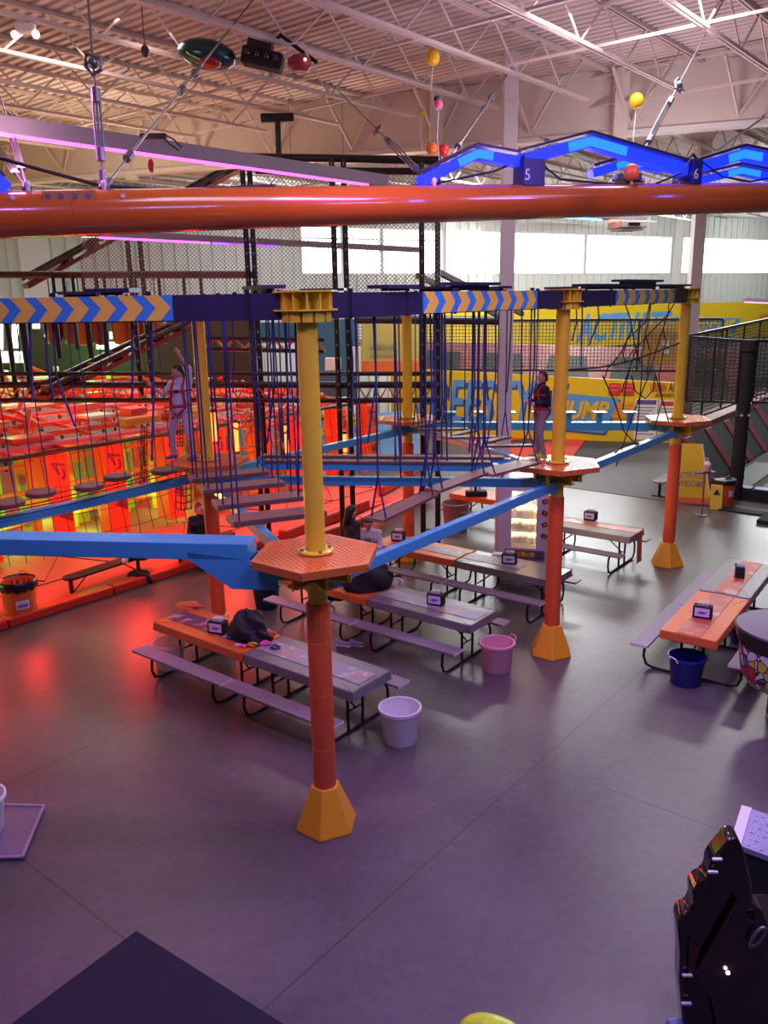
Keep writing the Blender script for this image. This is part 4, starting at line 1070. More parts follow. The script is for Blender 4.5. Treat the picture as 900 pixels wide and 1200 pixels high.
# yellow A-board, caution sign, sanitizer stand, bench
p = at(806, 590); t = thing('sign_board', 'yellow standing sign board behind the far right tower', 'sign', p, -.35)
Mx = Matrix.Rotation(-.16, 3, 'X')
def lo(v): return Mx @ V3(v)
MB().prism([lo(v) for v in ((-.58, -.015, 0), (.58, -.015, 0), (.24, -.015, 1.55), (-.24, -.015, 1.55))], Mx @ V3((0, .03, 0))).build('front_panel', M_yban, t, False); MB().prism([(-.52, .62, 0), (.52, .62, 0), (.22, .30, 1.5), (-.22, .30, 1.5)], (0, .03, 0)).build('rear_panel', M_yban, t, False)
inv_bak = PINV[t.name]; PINV[t.name] = Matrix.Identity(4)
text('ACTIVATE', 'lettering', M_grayv, lo((-.36, -.018, .66)), Mx @ V3((1, 0, 0)), Mx @ V3((0, 0, 1)), .16, t, shear=.2, width=.72, bold=.02)
text('AWESOME', 'lettering', M_grayv, lo((-.39, -.018, .44)), Mx @ V3((1, 0, 0)), Mx @ V3((0, 0, 1)), .16, t, shear=.2, width=.76, bold=.02); PINV[t.name] = inv_bak
MB().box(lo((0, -.005, .08)), (1.14, .04, .16), M=Mx).build('orange_band', M_co, t, False); MB().bar(lo((.57, -.01, 0)), lo((.24, -.01, 1.55)), .03, .03).build('edge_trim', M_white, t, False)
p = at(838, 596); t = thing('caution_sign', 'small yellow folding floor sign beside the sign board', 'sign', p, -.3)
for s in (-1, 1): MB().box((0, s * .09, .31), (.28, .02, .62), M=Matrix.Rotation(s * .22, 3, 'X')).build('leaf', M_yel, t, False, bevel=.01)
MB().prism([(-.08, -.075, .38), (.08, -.075, .38), (0, -.05, .52)], (0, -.02, 0)).build('warning_mark', M_ink, t, False)
p = at(822, 604); p2 = atY(825, 553, p.y); t = thing('sanitizer_stand', 'slim stand with a small black tray behind the far right tower', 'stand', p)
MB().lathe([(.16, 0), (.16, .02), (.02, .03), (.02, p2.z - .01)], p, 16).build('stem', M_steel, t, smooth=40); MB().box(V3((p.x, p.y, p2.z)), (.5, .26, .025), rz=.1).build('tray', M_black, t, bevel=.005)
p = V3((p.x + .05, p.y, p2.z + .013)); t = thing('sanitizer_bottle', 'clear pump bottle with pink label on the small black tray', 'bottle', p)
MB().lathe([(.07, 0), (.085, .02), (.085, .18), (.05, .23), (.025, .24), (.025, .27)], p, 18).build('bottle', mat('clear_gel', (.75, .62, .66), .25), t, smooth=40)
MB().lathe([(.087, .04), (.087, .16)], p, 18, cap0=False, cap1=False).build('label', mat('pink_label', (.7, .35, .38), .5), t); MB().tube([p + V3((0, 0, .27)), p + V3((0, 0, .32)), p + V3((-.06, 0, .32))], .012, 6).build('pump', M_white, t)
def bench(p0, p1, w, h, label, legs=(.12, .88), m=None, brace=True):
    p0 = V3(p0); p1 = V3(p1); d = (p1 - p0).normalized(); s = V3((-d.y, d.x, 0)); t = thing('bench', label, 'bench', (p0 + p1) / 2)
    n = 8; poly = [p0 + d * (w / 2 - math.cos(a) * w / 2) + s * (math.sin(a) * w / 2) for a in [PI / 2 * (-1 + 2 * i / n) for i in range(n + 1)]]
    poly += [p1 - d * (w / 2 - math.cos(a) * w / 2) + s * (math.sin(a) * w / 2) for a in [PI / 2 * (1 - 2 * i / n) for i in range(n + 1)]]
    poly = [p + V3((0, 0, h - .04)) for p in poly]
    MB().prism(poly, (0, 0, .04)).build('seat', m or M_blackm, t, bevel=.008)
    for f in legs:
        q = p0.lerp(p1, f); sg = 1 if f < .5 else -1
        MB().bar(q + V3((0, 0, .02)), q + V3((0, 0, h - .04)), .06, .06).bar(q - s * w * .55 + V3((0, 0, .02)), q + s * w * .55 + V3((0, 0, .02)), .06, .04).build('leg', M_black, t)
        if brace: MB().tube([q + V3((0, 0, .12)), q + d * sg * .38 + V3((0, 0, h - .05))], .014, 6).build('brace', M_black, t)
    return t
q = at(771, 583); bench(q - U * .15, q + U * 1.4, .36, .45, 'black bench with pale top by the far yellow sign board', (.15, .85), M_grayv, False)

# ------------------------------------------------------------------ lit prize machine
mp = V3((2.74, 15.15, 0)); mr = -.30
t = thing('prize_machine', 'white prize vending machine with a warm lit window behind the gray table', 'machine', mp, mr)
M_lil = mat('lilac_white_cabinet', (.60, .52, .60), .4); M_warm = mat('warm_lit_panel', (1, .85, .5), .5, emit=(1, .74, .36), es=2.6)
wx0, wx1, wz0, wz1 = -.26, .20, .72, 1.80; hw = .52; dp = .8; hh = 2.0
mb = MB()
mb.box((-hw + (wx0 + hw) / 2, -dp / 2 + .02, hh / 2), (wx0 + hw, .04, hh)); mb.box((wx1 + (hw - wx1) / 2, -dp / 2 + .02, hh / 2), (hw - wx1, .04, hh))
mb.box(((wx0 + wx1) / 2, -dp / 2 + .02, wz0 / 2), (wx1 - wx0, .04, wz0)); mb.box(((wx0 + wx1) / 2, -dp / 2 + .02, (wz1 + hh) / 2), (wx1 - wx0, .04, hh - wz1))
mb.box((-hw + .02, .02, hh / 2), (.04, dp - .04, hh)); mb.box((0, dp / 2 - .02, hh / 2), (2 * hw, .04, hh)); mb.box((0, 0, hh - .02), (2 * hw, dp, .04)); mb.box((0, 0, .03), (2 * hw, dp, .06)); mb.box((hw - .02, 0, .30), (.04, dp - .04, .60))
mb.build('cabinet', M_lil, t, False)
MB().box((hw - .02, 0, 1.25), (.03, dp - .12, 1.3)).build('lit_side_window', M_warm, t, False)
MB().box((0, .30, 1.25), (.9, .02, 1.2)).build('lit_back_panel', M_warm, t, False)
for k in range(4):
    z = .74 + k * .26; sh = MB().box((-.03, .0, z), (.56, .55, .015)).build('shelf', M_white, t, False)
    for j in range(5): MB().box((-.24 + j * .105, -.12 + .02 * (j % 2), z + .06), (.085, .16, .10 + .02 * ((j + k) % 3))).build('prize_box', M_paper, sh, False)
MB().box(((wx0 + wx1) / 2, -dp / 2 + .012, (wz0 + wz1) / 2), (wx1 - wx0 + .02, .006, wz1 - wz0 + .02)).build('glass', mat('clear_glass', (1, 1, 1), .02, trans=1.0), t, False)
sg = MB().box((.0, -dp / 2 - .012, .60), (.74, .02, .18)).build('sign_strip', mat('sign_dark', (.16, .10, .14), .4), t, False)
cols = [M_red, M_gold, M_co, M_yban, M_gold, M_yban]
for k, c in enumerate(cols): MB().box((-.28 + k * .085, -dp / 2 - .024, .60 + .01 * (k % 2)), (.07, .006, .085), M=Matrix.Rotation(.2 * (-1) ** k, 3, 'Y')).build('sign_letter', c, sg, False)
mb = MB()
for k in range(5): a = k * 2 * PI / 5; mb.tube([(.28 + .04 * math.cos(a + b), -dp / 2 - .024, .60 + .04 * math.sin(a + b)) for b in (0, 1.2, 2.4, 3.6, 4.8)], .006, 5, closed=True) if k == 0 else mb.ball((.28 + .055 * math.cos(a), -dp / 2 - .024, .60 + .055 * math.sin(a)), .018, 8, 6)
mb.build('flower_mark', M_ink, sg, False)
for k in range(4):
    dc = MB().box((.35, -dp / 2 - .008, .98 + k * .22), (.10, .012, .075), M=Matrix.Rotation(.35 * (-1) ** k, 3, 'Y')).build('ticket_icon', M_ink, t, False); MB().box((.355, -dp / 2 - .016, .98 + k * .22), (.05, .006, .03), M=Matrix.Rotation(.35 * (-1) ** k, 3, 'Y')).build('icon_spot', M_gold, dc, False)
li = bpy.data.lights.new('machine_lamp', 'POINT'); li.energy = 18; li.color = (1, .8, .5); li.shadow_soft_size = .1; lo_ = bpy.data.objects.new('machine_lamp', li); C.objects.link(lo_); lo_.location = mp + V3((0, -.05, 1.72))
# dark caddy with bottles on the far orange table
p = at(552, 581, .752); t = thing('condiment_rack', 'black condiment rack with bottles on the far orange table', 'rack', p)
MB().box(p + V3((.12, 0, .06)), (.5, .22, .12)).build('tray', M_blackm, t, bevel=.01)
for k in range(3):
    MB().lathe([(.03, .08), (.035, .1), (.035, .25), (.012, .29), (.012, .33)], p + V3((.0 + k * .1, -.02, 0)), 12).build('bottle', M_blackm if k % 2 else M_white, t, smooth=40)

# ------------------------------------------------------------------ red-lit climbing area on the left
PO = V3((-4.55, 15.4, 0)); PU = dirv(math.radians(50.6)); PN = dirv(math.radians(140.6))
def pa(u, n, z=0.0): return PO + PU * u + PN * n + V3((0, 0, z))
M_turf = mat('speckled_turf', (.50, .11, .075), .8, var=.35, vscale=30, bump=.3, bscale=200)
o = MB().prism([pa(-5, 0), pa(9.2, 0), pa(9.2, 13.2), pa(-5, 13.2)], (0, 0, .14)).build('trim_3', M_turf); o['kind'] = 'structure'
t = thing('foam_curb', 'long red foam curb along the edge of the red lit climbing area', 'curb', pa(2, .1))
for k in range(7): MB().prism([pa(-5 + k * 2.03, -.12), pa(-5 + k * 2.03 + 2.0, -.12), pa(-5 + k * 2.03 + 2.0, .18), pa(-5 + k * 2.03, .18)], (0, 0, .17)).build('section', M_red, t, bevel=.03)
# pillars
M_mark = mat('plum_print', (.22, .03, .05), .5)
def pillar_thing():
    t = thing('padded_pillar', 'orange padded pillar', 'pillar', (0, 0, 0), 0, 'orange padded pillars of the climbing area')
    MB().box((0, 0, 1.13), (.50, .445, 2.0)).build('pad', M_foam, t, False, bevel=.02)
    MB().box((0, 0, 2.17), (.34, .34, .12)).build('top_collar', M_red, t, False, bevel=.01)
    mk = MB()
    for s in (1, -1):
        y = -.2225
        mk.prism([(-.15, y, 1.98), (.17, y, 1.90), (.17, y, 1.84), (-.05, y, 1.89), (.05, y, 1.70), (.0, y, 1.66), (-.16, y, 1.93)], (0, -.004, 0)); break
    mk.prism([(.08, -.2225, 1.82), (.17, -.2225, 1.79), (.17, -.2225, 1.62), (.12, -.2225, 1.56), (.02, -.2225, 1.60), (.10, -.2225, 1.66)], (0, -.004, 0))
    mk.prism([(.2505, -.14, 1.98), (.2505, .16, 1.88), (.2505, .16, 1.80), (.2505, -.04, 1.88), (.2505, .06, 1.66), (.2505, -.02, 1.62)], (.004, 0, 0))
    mk.build('printed_mark', M_mark, t, False)
    MB().prism([(-.1, -.2225, .80), (.22, -.2225, 1.05), (.22, -.2225, .62)], (0, -.004, 0)).build('printed_mark', M_mark, t, False)
    for s in (-1, 1): MB().box((s * .1, -.2225, 1.1), (.004, .004, 1.96)).build('seam', M_red, t, False)
    return t
plab = ['orange padded pillar at the left edge of the picture', 'orange padded pillar above the orange trash can', 'orange padded pillar above the long black bench', 'orange padded pillar right beneath the girl', 'orange padded pillar just right of the seated man', 'orange padded pillar behind the plank steps', 'orange padded pillar left of the nearest yellow pole', 'orange padded pillar right of the nearest yellow pole', 'orange padded pillar at the far end of the row']
pt = pillar_thing()
for k in range(9):
    pos = pa(-1.75 + 1.42 * k + (.1 if k % 2 else 0), 3.0 - .05 * k, .14)
    if k == 0: pt.location = pos; pt.rotation_euler = (0, 0, math.radians(50.6 - 25)); pt['label'] = plab[0]
    else: dup(pt, pos, math.radians(56 - 3 * (k % 3)), plab[k])
# front net with its black top rail
ZR = 2.36
t = thing('climbing_net', 'tall black cord net along the front of the climbing area', 'net', pa(2, 2.5, 1))
MB().tube([pa(-5, 2.5, ZR), pa(10, 2.5, ZR)], .045, 10).build('top_rail', M_black, t, smooth=40)
mb = MB()
for k in range(46): mb.tube([pa(-5 + k * .33, 2.5, ZR), pa(-5 + k * .33 + .03 * math.sin(k * 3), 2.35, 1.2), pa(-5 + k * .33 + .04 * math.sin(k), 2.2 + .05 * math.sin(k * 2), .3)], .008, 4)
for z in (.5, 1.0, 1.6): mb.tube([pa(-5 + k * .5, 2.38 + .06 * math.sin(k * 1.7), z + .05 * math.sin(k * .9)) for k in range(31)], .007, 4)
mb.build('cords', M_brope, t)
mb = MB()
for k in range(9): mb.tube([pa(-4 + k * 1.6, 2.2, .3), pa(-3.3 + k * 1.6, 1.0, .2 + .05 * (k % 2)), pa(-2.4 + k * 1.6, 2.1, .3)], .012, 5); mb.tube([pa(-3.3 + k * 1.6, 1.0, .2), pa(-1.7 + k * 1.6, 1.0, .2)], .012, 5)
mb.build('floor_cords', M_brope, t)
# overhead padded frame: red pipes, seen from above
t = thing('play_frame', 'wide frame of red padded pipes and mats over the climbing area', 'frame', pa(2, 9, 2.4))
M_redp = mat('red_padded_pipe', (.66, .05, .04), .4); M_pinkp = mat('pink_padded_pipe', (.62, .12, .16), .4)
ns = [3.05, 4.0, 5.0, 6.1, 7.2, 8.3, 9.5, 10.7, 11.9, 13.0]
for i, n_ in enumerate(ns): MB().tube([pa(-3.5, n_, ZR + .05 + .085 * (n_ - 3)), pa(9.2, n_, ZR + .05 + .085 * (n_ - 3))], .07 if i else .085, 8).build('long_pipe', M_pinkp if i % 3 == 0 else M_redp, t, smooth=40)
for i in range(12): MB().tube([pa(-3.5 + i * 1.14, 2.6, ZR), pa(-3.5 + i * 1.14, 13, ZR + .85)], .055, 8).build('cross_pipe', M_redp, t, smooth=40)
rnd = random.Random(3)
pal = [M_redp, M_redp, M_foam, M_pinkp, M_white, M_gold]
for i in range(96):
    u = rnd.uniform(-3.4, 9); n_ = 3.4 + (i / 96) ** 1.1 * 9.3; h = .04 + .16 * rnd.random()
    if rnd.random() < .5: MB().box(pa(u, n_, ZR + .1 + .085 * (n_ - 3) + h / 2), (rnd.uniform(.4, 1.3), rnd.uniform(.25, .7), h), rz=math.radians(50.6)).build('foam_mat', (pal if n_ < 6.8 else [M_lime, M_white, M_redp, M_lime, M_grayv, M_gold])[rnd.randrange(6)], t, bevel=.02)
    else:
        a = pa(u, n_, ZR + .12 + .085 * (n_ - 3)); MB().bar(a, a + PU * rnd.uniform(-.6, .6) + PN * rnd.uniform(.3, .9) + V3((0, 0, rnd.uniform(.05, .5))), .09, .09).build('slanted_bar', [M_redp, M_foam, M_redp, M_white][rnd.randrange(4)], t)
for i in range(10):
    for j in range(3):
        MB().tube([pa(-3.4 + i * 1.35, 5.2 + j * 3.6, .14), pa(-3.4 + i * 1.35, 5.2 + j * 3.6, ZR + .25 + .3 * j)], .05, 8).build('upright', M_black if j else M_foam, t)
nq = netquad([pa(-3.5, 2.6, ZR + .02), pa(9.2, 2.6, ZR + .02), pa(9.2, 13, ZR + .87), pa(-3.5, 13, ZR + .87)], 'roof_net', netmat('red_cord_net', (.45, .06, .03), 3.5, .14, False, .0), t)
# upright padded panels behind the pillars
pc = [M_gold, M_lime, M_grayv, M_gold, M_foam, M_lime, M_gold, M_gold, M_red]
nm = ['gold', 'lime', 'gray', 'amber', 'orange', 'yellow green', 'golden', 'ochre', 'red']
for i in range(34):
    u = -3.6 + i * .38; n_ = 4.45 + .25 * (i % 3); m_ = pc[(i * 4) % 9]; w = .20 + .16 * ((i * 5) % 3) / 2; hgt = 1.95 + .1 * (i % 2)
    tt = thing('padded_divider', 'upright padded divider', 'panel', pa(u, n_, .14), math.radians(50.6), 'upright padded panels behind the orange pillars')
    tt['label'] = 'tall %s upright padded panel behind the orange pillars' % {M_gold: 'gold', M_lime: 'lime', M_grayv: 'gray', M_foam: 'orange', M_red: 'red'}[m_]
    tt['group'] = {M_gold: 'gold', M_lime: 'lime', M_grayv: 'gray', M_foam: 'orange', M_red: 'red'}[m_] + ' padded panels behind the pillars'
    b = MB().box((0, 0, hgt / 2), (w, .14, hgt)).build('pad', m_, tt, False, bevel=.02)
    if i % 4 == 1:
        for z in (.5, 1.25): MB().box((0, -.075, z), (w * .66, .01, .45)).build('window', M_grayv, tt, False)
mb = MB()
for z in (.55, 1.25, 1.85): mb.bar(pa(-5, 4.2, z), pa(9, 4.2, z + .05), .07, .07)
tag(mb.build('cross_bar', M_foam), 'orange horizontal bars linking the upright padded panels', 'bar')
# rings
rg = None
for i, (px, py) in enumerate(((279, 450 + 44), (291, 492), (304, 498), (318, 490), (330, 500), (341, 484), (355, 487), (296, 515))):
    p = atY(px, py, 18.3 + .15 * (i % 3))
    if rg is None:
        rg = thing('climbing_ring', 'orange ring hanging behind the plank steps', 'ring', (0, 0, 0), 0, 'hanging orange rings')
        MB().tube([(.17 * math.cos(a), 0, .17 * math.sin(a)) for a in [2 * PI * k / 20 for k in range(20)]], .026, 8, closed=True).build('hoop', mat('orange_ring', (.7, .22, .05), .4), rg, False, smooth=60)
        MB().tube([(0, 0, .17), (0, 0, .75)], .008, 5).build('sling', M_brope, rg, False); rg.location = p; rg.rotation_euler = (0, 0, .3)
    else: dup(rg, p, .3 + .2 * math.sin(i * 2))
# glowing tube lamps and cargo nets
for i, (px, py) in enumerate(((276, 512), (335, 515), (403, 525), (250, 500))):
    p = atY(px, py, 19.5 - i * .1); t = thing('glow_tube', 'upright glowing orange red tube lamp ' + ['left of the hanging rings', 'behind the nearest yellow pole', 'beside the truss tower', 'behind the girl'][i], 'lamp', p, 0, None)
    MB().tube([p - V3((0, 0, .35)), p + V3((0, 0, .35))], .07, 10).build('tube', mat('glow_tube_face', (1, .2, .02), .4, emit=(1, .16, .02), es=4), t, smooth=40)
    for s in (-1, 1): MB().tube([p + V3((0, 0, .34 * s)), p + V3((0, 0, .40 * s))], .085, 10).build('cap', M_black, t, smooth=40)
for i, (x0, y0, x1, y1, Y) in enumerate(((206, 540, 224, 596, 17.2), (165, 500, 172, 570, 17.6), (205, 490, 214, 522, 19.0))):
    a = atY(x0, y1, Y); b = atY(x1, y1, Y); c = atY(x1, y0, Y); d = atY(x0, y0, Y); mb = MB()
    for k in range(4): mb.tube([a.lerp(b, k / 3) + V3((0, 0, -.02 * (k % 2))), d.lerp(c, k / 3)], .013, 5)
    for k in range(8): mb.tube([a.lerp(d, k / 7), a.lerp(d, k / 7).lerp(b.lerp(c, k / 7), .5) - V3((0, 0, .03)), b.lerp(c, k / 7)], .012, 5)
    tag(mb.build('cargo_net', M_brope), 'narrow black cargo net ' + ['hanging below the platform of the girl', 'hanging left of the girl', 'behind the legs of the girl'][i], 'net')
# red padded edges and blue mat at the far end
for i, (a, b) in enumerate((((310, 652), (420, 612)), ((420, 612), (506, 572)), ((330, 628), (430, 590)), ((445, 575), (500, 545)))):
    p, q = at(*a, .3), at(*b, .3); tag(MB().bar(p, q, .22, .26).build('edge_bolster', M_red, bevel=.05), 'red padded bolster ' + ['low behind the plank steps', 'running to the foot of the truss', 'behind the low front one', 'farthest back by the blue mat'][i], 'bolster')
bm0 = [at(318, 548, .16), at(500, 540, .16), atY(482, 483, 28.5), atY(330, 490, 28.5)]
t = thing('air_mat', 'blue landing mat with yellow streaks behind the nearest yellow pole', 'mat', bm0[0].lerp(bm0[2], .5))
MB().prism([p - V3((0, 0, .3 if i > 1 else .1)) for i, p in enumerate(bm0)], (0, 0, .35)).build('mat_body', mat('blue_mat', (.08, .20, .40), .5), t, bevel=.03)
for k in range(9):
    a = bm0[0].lerp(bm0[3], .08 + k * .1); b = bm0[1].lerp(bm0[2], .08 + k * .1); s0 = a.lerp(b, .1 + .12 * (k % 4)); s1 = a.lerp(b, .4 + .12 * (k % 4))
    MB().bar(s0 + V3((0, 0, .2)), s1 + V3((0, 0, .2)), .16, .10).build('streak', mat('yellow_print', (.6, .5, .03), .5), t)
# benches by the curb
q0 = at(78, 706); q1 = at(176, 672); bench(q0, q1, .32, .46, 'long black bench in front of the red lit climbing area', (.07, .86))
q0 = at(203, 671); q1 = at(275, 646); bench(q0, q1, .32, .46, 'second black bench where the man sits')
p = at(165, 683); t = thing('shoe_pile', 'dark bag under the end of the long black bench', 'bag', p)
t2 = None
def lump(c, rr, seed, amp=.25, nu=40, nv=26, M=None):
    r = random.Random(seed); ph = [(r.uniform(0, 6.3), r.uniform(2, 5), r.uniform(2, 6)) for _ in range(5)]
    mb = MB(); mb.ball((0, 0, 0), 1, nu, nv); out = []
    for v in mb.v:
        v = V3(v); a = math.atan2(v.y, v.x); e = math.asin(max(-1, min(1, v.z)))
        s = 1 + amp * .7 * sum(math.sin(p + k * a + l * e) for p, k, l in [(p, round(k), l) for p, k, l in ph]) / 3
        s += amp * .16 * sum(abs(math.sin(p * 2 + (round(k) + 2) * a * .5 * 2 / 2 * 1.0 + l * 1.7 * e)) - .5 for p, k, l in ph[:3])
        q = V3((v.x * rr[0] * s, v.y * rr[1] * s, v.z * rr[2] * s))
        if q.z < -rr[2] * .55: q.z = -rr[2] * .55
        if M is not None: q = M @ q
        out.append(tuple(V3(c) + q))
    mb.v = out; return mb
lump(p + V3((0, 0, .09)), (.24, .16, .16), 5).build('body', M_blackm, t, smooth=80); MB().tube([p + V3((-.1, 0, .16)), p + V3((0, -.03, .25)), p + V3((.1, 0, .16))], .014, 6).build('strap', M_black, t)
p = at(162, 655, .5); tag(lump(p + V3((0, 0, .06)), (.24, .14, .11), 8).build('folded_coat', M_blackm, smooth=80), 'dark coat lying on the far end of the long black bench', 'coat')
p = at(147, 660, .48); tag(lump(p + V3((0, 0, .05)), (.06, .06, .08), 9).build('small_cup', M_white, smooth=80), 'small pale bundle on the long black bench beside the dark coat', 'bundle')

# ------------------------------------------------------------------ black truss rig
def tower_pair(pxs, pytop, Y, zb, label):
    Ps = [atY(px, 430, Y) for px in pxs]; zt = atY(pxs[0], pytop, Y).z
    t = thing('truss_tower', label, 'truss', (Ps[0].x, Ps[0].y, zb))
    for P in Ps: MB().tube([(P.x, P.y, zb), (P.x, P.y, zt)], .058, 10).build('chord', M_black, t, smooth=40)
    mb = MB()
    z = zb + .6
    while z < zt: mb.tube([(Ps[0].x, Ps[0].y, z), (Ps[1].x, Ps[1].y, z)], .014, 6); z += 1.6
    mb.build('rung', M_black, t)
    z = max(zb, 3) + .1
    while z < zt:
        for P in Ps: MB().box((P.x, P.y - .062, z), (.03, .012, .05)).build('net_clip', M_grayv, t)
        z += .26
    return t
tower_pair((396, 409), 186, 16.9, 0, 'pair of black truss posts right behind the nearest yellow pole')
tower_pair((495, 513), 190, 16.6, 0, 'pair of black truss posts in front of the yellow lettering')
tower_pair((297, 305), 200, 17.6, 0, 'pair of black truss posts left of the nearest yellow pole')
tower_pair((163, 177), 270, 18.0, 3.2, 'pair of black truss posts above the girl')
def pipe(a, b, r, label, m=None, cat='pipe', grp=None): return tag(MB().tube([a, b], r, 10).build('rig_pipe', m or M_black, smooth=40), label, cat, grp)
a3 = lambda y: (atY(-30, y, 18.3), atY(515, y, 16.7))
pipe(*a3(469), .055, 'lowest of three black pipes crossing above the red area'); pipe(*a3(451), .07, 'thick middle one of three black pipes crossing above the red area'); pipe(*a3(438), .045, 'topmost of three black pipes crossing above the red area')
P0, P1 = a3(467); Q0, Q1 = a3(452)
mb = MB()
for k in range(34):
    f = k / 34; g = (k + .5) / 34; h = (k + 1) / 34
    mb.tube([P0.lerp(P1, f), Q0.lerp(Q1, g), P0.lerp(P1, h)], .022, 5)
tag(mb.build('truss_web', mat('tan_orange_web', (.45, .17, .06), .5)), 'orange zigzag webs between the black pipes', 'truss')
P0, P1 = atY(240, 409, 19), atY(380, 412, 19); Q0, Q1 = atY(240, 396, 19), atY(380, 398, 19)
t = thing('short_truss', 'short black truss with orange zigzag web left of the nearest pole', 'truss', P0.lerp(P1, .5))
MB().tube([P0, P1], .05, 8).build('chord', M_black, t); MB().tube([Q0, Q1], .05, 8).build('chord', M_black, t)
mb = MB()
for k in range(6): mb.tube([P0.lerp(P1, k / 6), Q0.lerp(Q1, (k + .5) / 6), P0.lerp(P1, (k + 1) / 6)], .04, 6)
mb.build('web', mat('tan_orange_web', (.45, .17, .06), .5), t)
pipe(atY(285, 184, 17.3), atY(517, 188, 16.7), .075, 'upper black pipe of the rig above the rail'); pipe(atY(300, 200, 17.3), atY(517, 201, 16.7), .065, 'lower black pipe of the rig above the rail')
pipe(atY(-20, 322, 18.8), atY(302, 322, 17.7), .075, 'dark brown walkway pipe behind the arrow track', mat('dark_brown_steel', (.05, .02, .018), .5))
t = thing('walkway_balusters', 'short black uprights under the dark walkway pipe', 'railing', atY(150, 340, 18.4))
for px in (62, 74, 85, 97, 113, 122, 146, 158, 186, 215, 235): 
    a = atY(px, 323, 18.4); MB().tube([a, a - V3((0, 0, .75))], .04, 8).build('upright', M_black, t)
pipe(atY(415, 374, 27), atY(600, 376, 27), .14, 'dark beam over the pale yellow panel behind the posts')
for i, (x, y0, y1, Y, r) in enumerate(((4, 352, 455, 18.6, .05), (20, 352, 468, 18.4, .06), (37, 356, 462, 18.5, .085), (70, 352, 420, 18.4, .06), (91, 352, 410, 18.4, .05), (107, 352, 420, 18.3, .06), (126, 355, 415, 18.3, .06), (239, 350, 470, 18.0, .05))):
    tag(MB().tube([atY(x, y1, Y), V3((atY(x, y1, Y).x, Y, atY(x, y0, Y).z))], r, 8).build('rig_upright', M_black, smooth=40), 'black upright pole hanging below the glossy arrow track', 'pole', 'black uprights below the glossy arrow track')
for i, (x, y) in enumerate(((512, 330), (490, 335))):
    a = atY(x, y - 12, 16.6); b = atY(x + 100, y + 38, 21); tag(MB().bar(a, b, .10, .10).build('rig_brace', M_black), ['front', 'rear'][i] + ' one of two slanted black braces right of the truss posts', 'brace')
# big gray net
for i, (x0, x1, y0, y1, Y) in enumerate(((96, 300, 236, 347, 17.9), (300, 396, 205, 347, 17.2), (408, 516, 205, 347, 16.8))):
    a, b, c, d = atY(x0, y1, Y), atY(x1, y1, Y - .3), atY(x1, y0, Y - .3), atY(x0, y0, Y)
    o = netquad([a, b, c, d], 'safety_net', netmat('gray_cord_net', (.26, .25, .23), 17, .2, True, .0)); tag(o, 'gray safety net ' + ['left of the black truss posts', 'between the truss posts behind the rail', 'in front of the left windows'][i], 'net')
# inclined slides
def incline(p, q, label, cat='ramp'):
    t = thing('inclined_ramp', label, cat, (p + q) / 2); d = (q - p).normalized()
    MB().bar(p, q, .45, .10).build('bed', mat('dark_red_steel', (.12, .015, .012), .45), t); 
    sd = d.cross(V3((0, 0, 1))).normalized()
    for s in (-1, 1): MB().tube([p + sd * .25 * s + V3((0, 0, .18)), q + sd * .25 * s + V3((0, 0, .18))], .06, 8).build('side_rail', M_black, t)
    n = 9
    for k in range(n): a = p + (q - p) * ((k + .5) / n); MB().box(a + V3((0, 0, .1)), (.34, .4, .12), rz=0).build('step_pad', M_burg if k % 2 else mat('dark_orange_pad', (.30, .07, .02), .5), t)
    return t
incline(atY(48, 466, 17.6), atY(262, 362, 21.5), 'dark red inclined ramp with step pads behind the girl')
incline(atY(30, 336, 19.5), atY(285, 196, 23), 'dark red inclined ramp behind the rail at upper left')
# hanging bags
bg = None
for i, (px, m_, lab) in enumerate(((64, mat('dull_maroon', (.09, .02, .018), .5), 'leftmost hanging bag, dark red'), (85, mat('dull_maroon', (.09, .02, .018), .5), 'second hanging bag from the left, dark red'), (98, mat('dull_amber', (.22, .11, .02), .5), 'third hanging bag, amber, beside the dark red one'), (118, mat('dull_maroon', (.09, .02, .018), .5), 'fourth hanging bag, dark red'), (143, mat('dull_amber', (.22, .11, .02), .5), 'fifth hanging bag, amber'), (160, mat('dull_orange', (.16, .04, .012), .5), 'sixth hanging bag, dull orange'), (186, mat('dull_amber', (.22, .11, .02), .5), 'amber hanging bag nearest the girl'))):
    c = atY(px, 398, 23); zt = atY(px, 345, 23).z; t = thing('hanging_bag', lab + ' under the arrow track', 'bag', c, 0, 'hanging bags behind the arrow track')
    MB().lathe([(.05, -.05), (.2, 0), (.24, .15), (.24, 1.0), (.2, 1.15), (.04, 1.2)], c - V3((0, 0, .1)), 16).build('bag', m_, t, smooth=50); MB().tube([c + V3((0, 0, 1.1)), V3((c.x, c.y, zt + .6))], .02, 6).build('chain', M_black, t)
# backdrop beyond the rig
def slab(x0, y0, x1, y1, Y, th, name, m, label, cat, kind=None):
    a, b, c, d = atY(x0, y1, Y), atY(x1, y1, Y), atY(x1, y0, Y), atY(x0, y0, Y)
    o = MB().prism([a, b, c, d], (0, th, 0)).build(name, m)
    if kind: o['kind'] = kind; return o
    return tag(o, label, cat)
slab(355, 374, 418, 470, 31, .2, 'blue_partition', mat('teal_blue_paint', (.03, .12, .22), .6), 'teal blue partition far back behind the nearest yellow pole', 'partition')
slab(298, 378, 356, 402, 31.3, .2, 'teal_partition', mat('teal_blue_paint', (.03, .12, .22), .6), 'teal partition seen between ropes left of the nearest pole', 'partition')
slab(424, 380, 500, 423, 29.5, .12, 'yellow_panel', mat('pale_yellow_vinyl', (.45, .40, .10), .6), 'pale yellow panel lettered urban air behind the truss posts', 'panel')
p = atY(434, 413, 29.45); q = atY(463, 413, 29.45); pe = bpy.data.objects['yellow_panel']
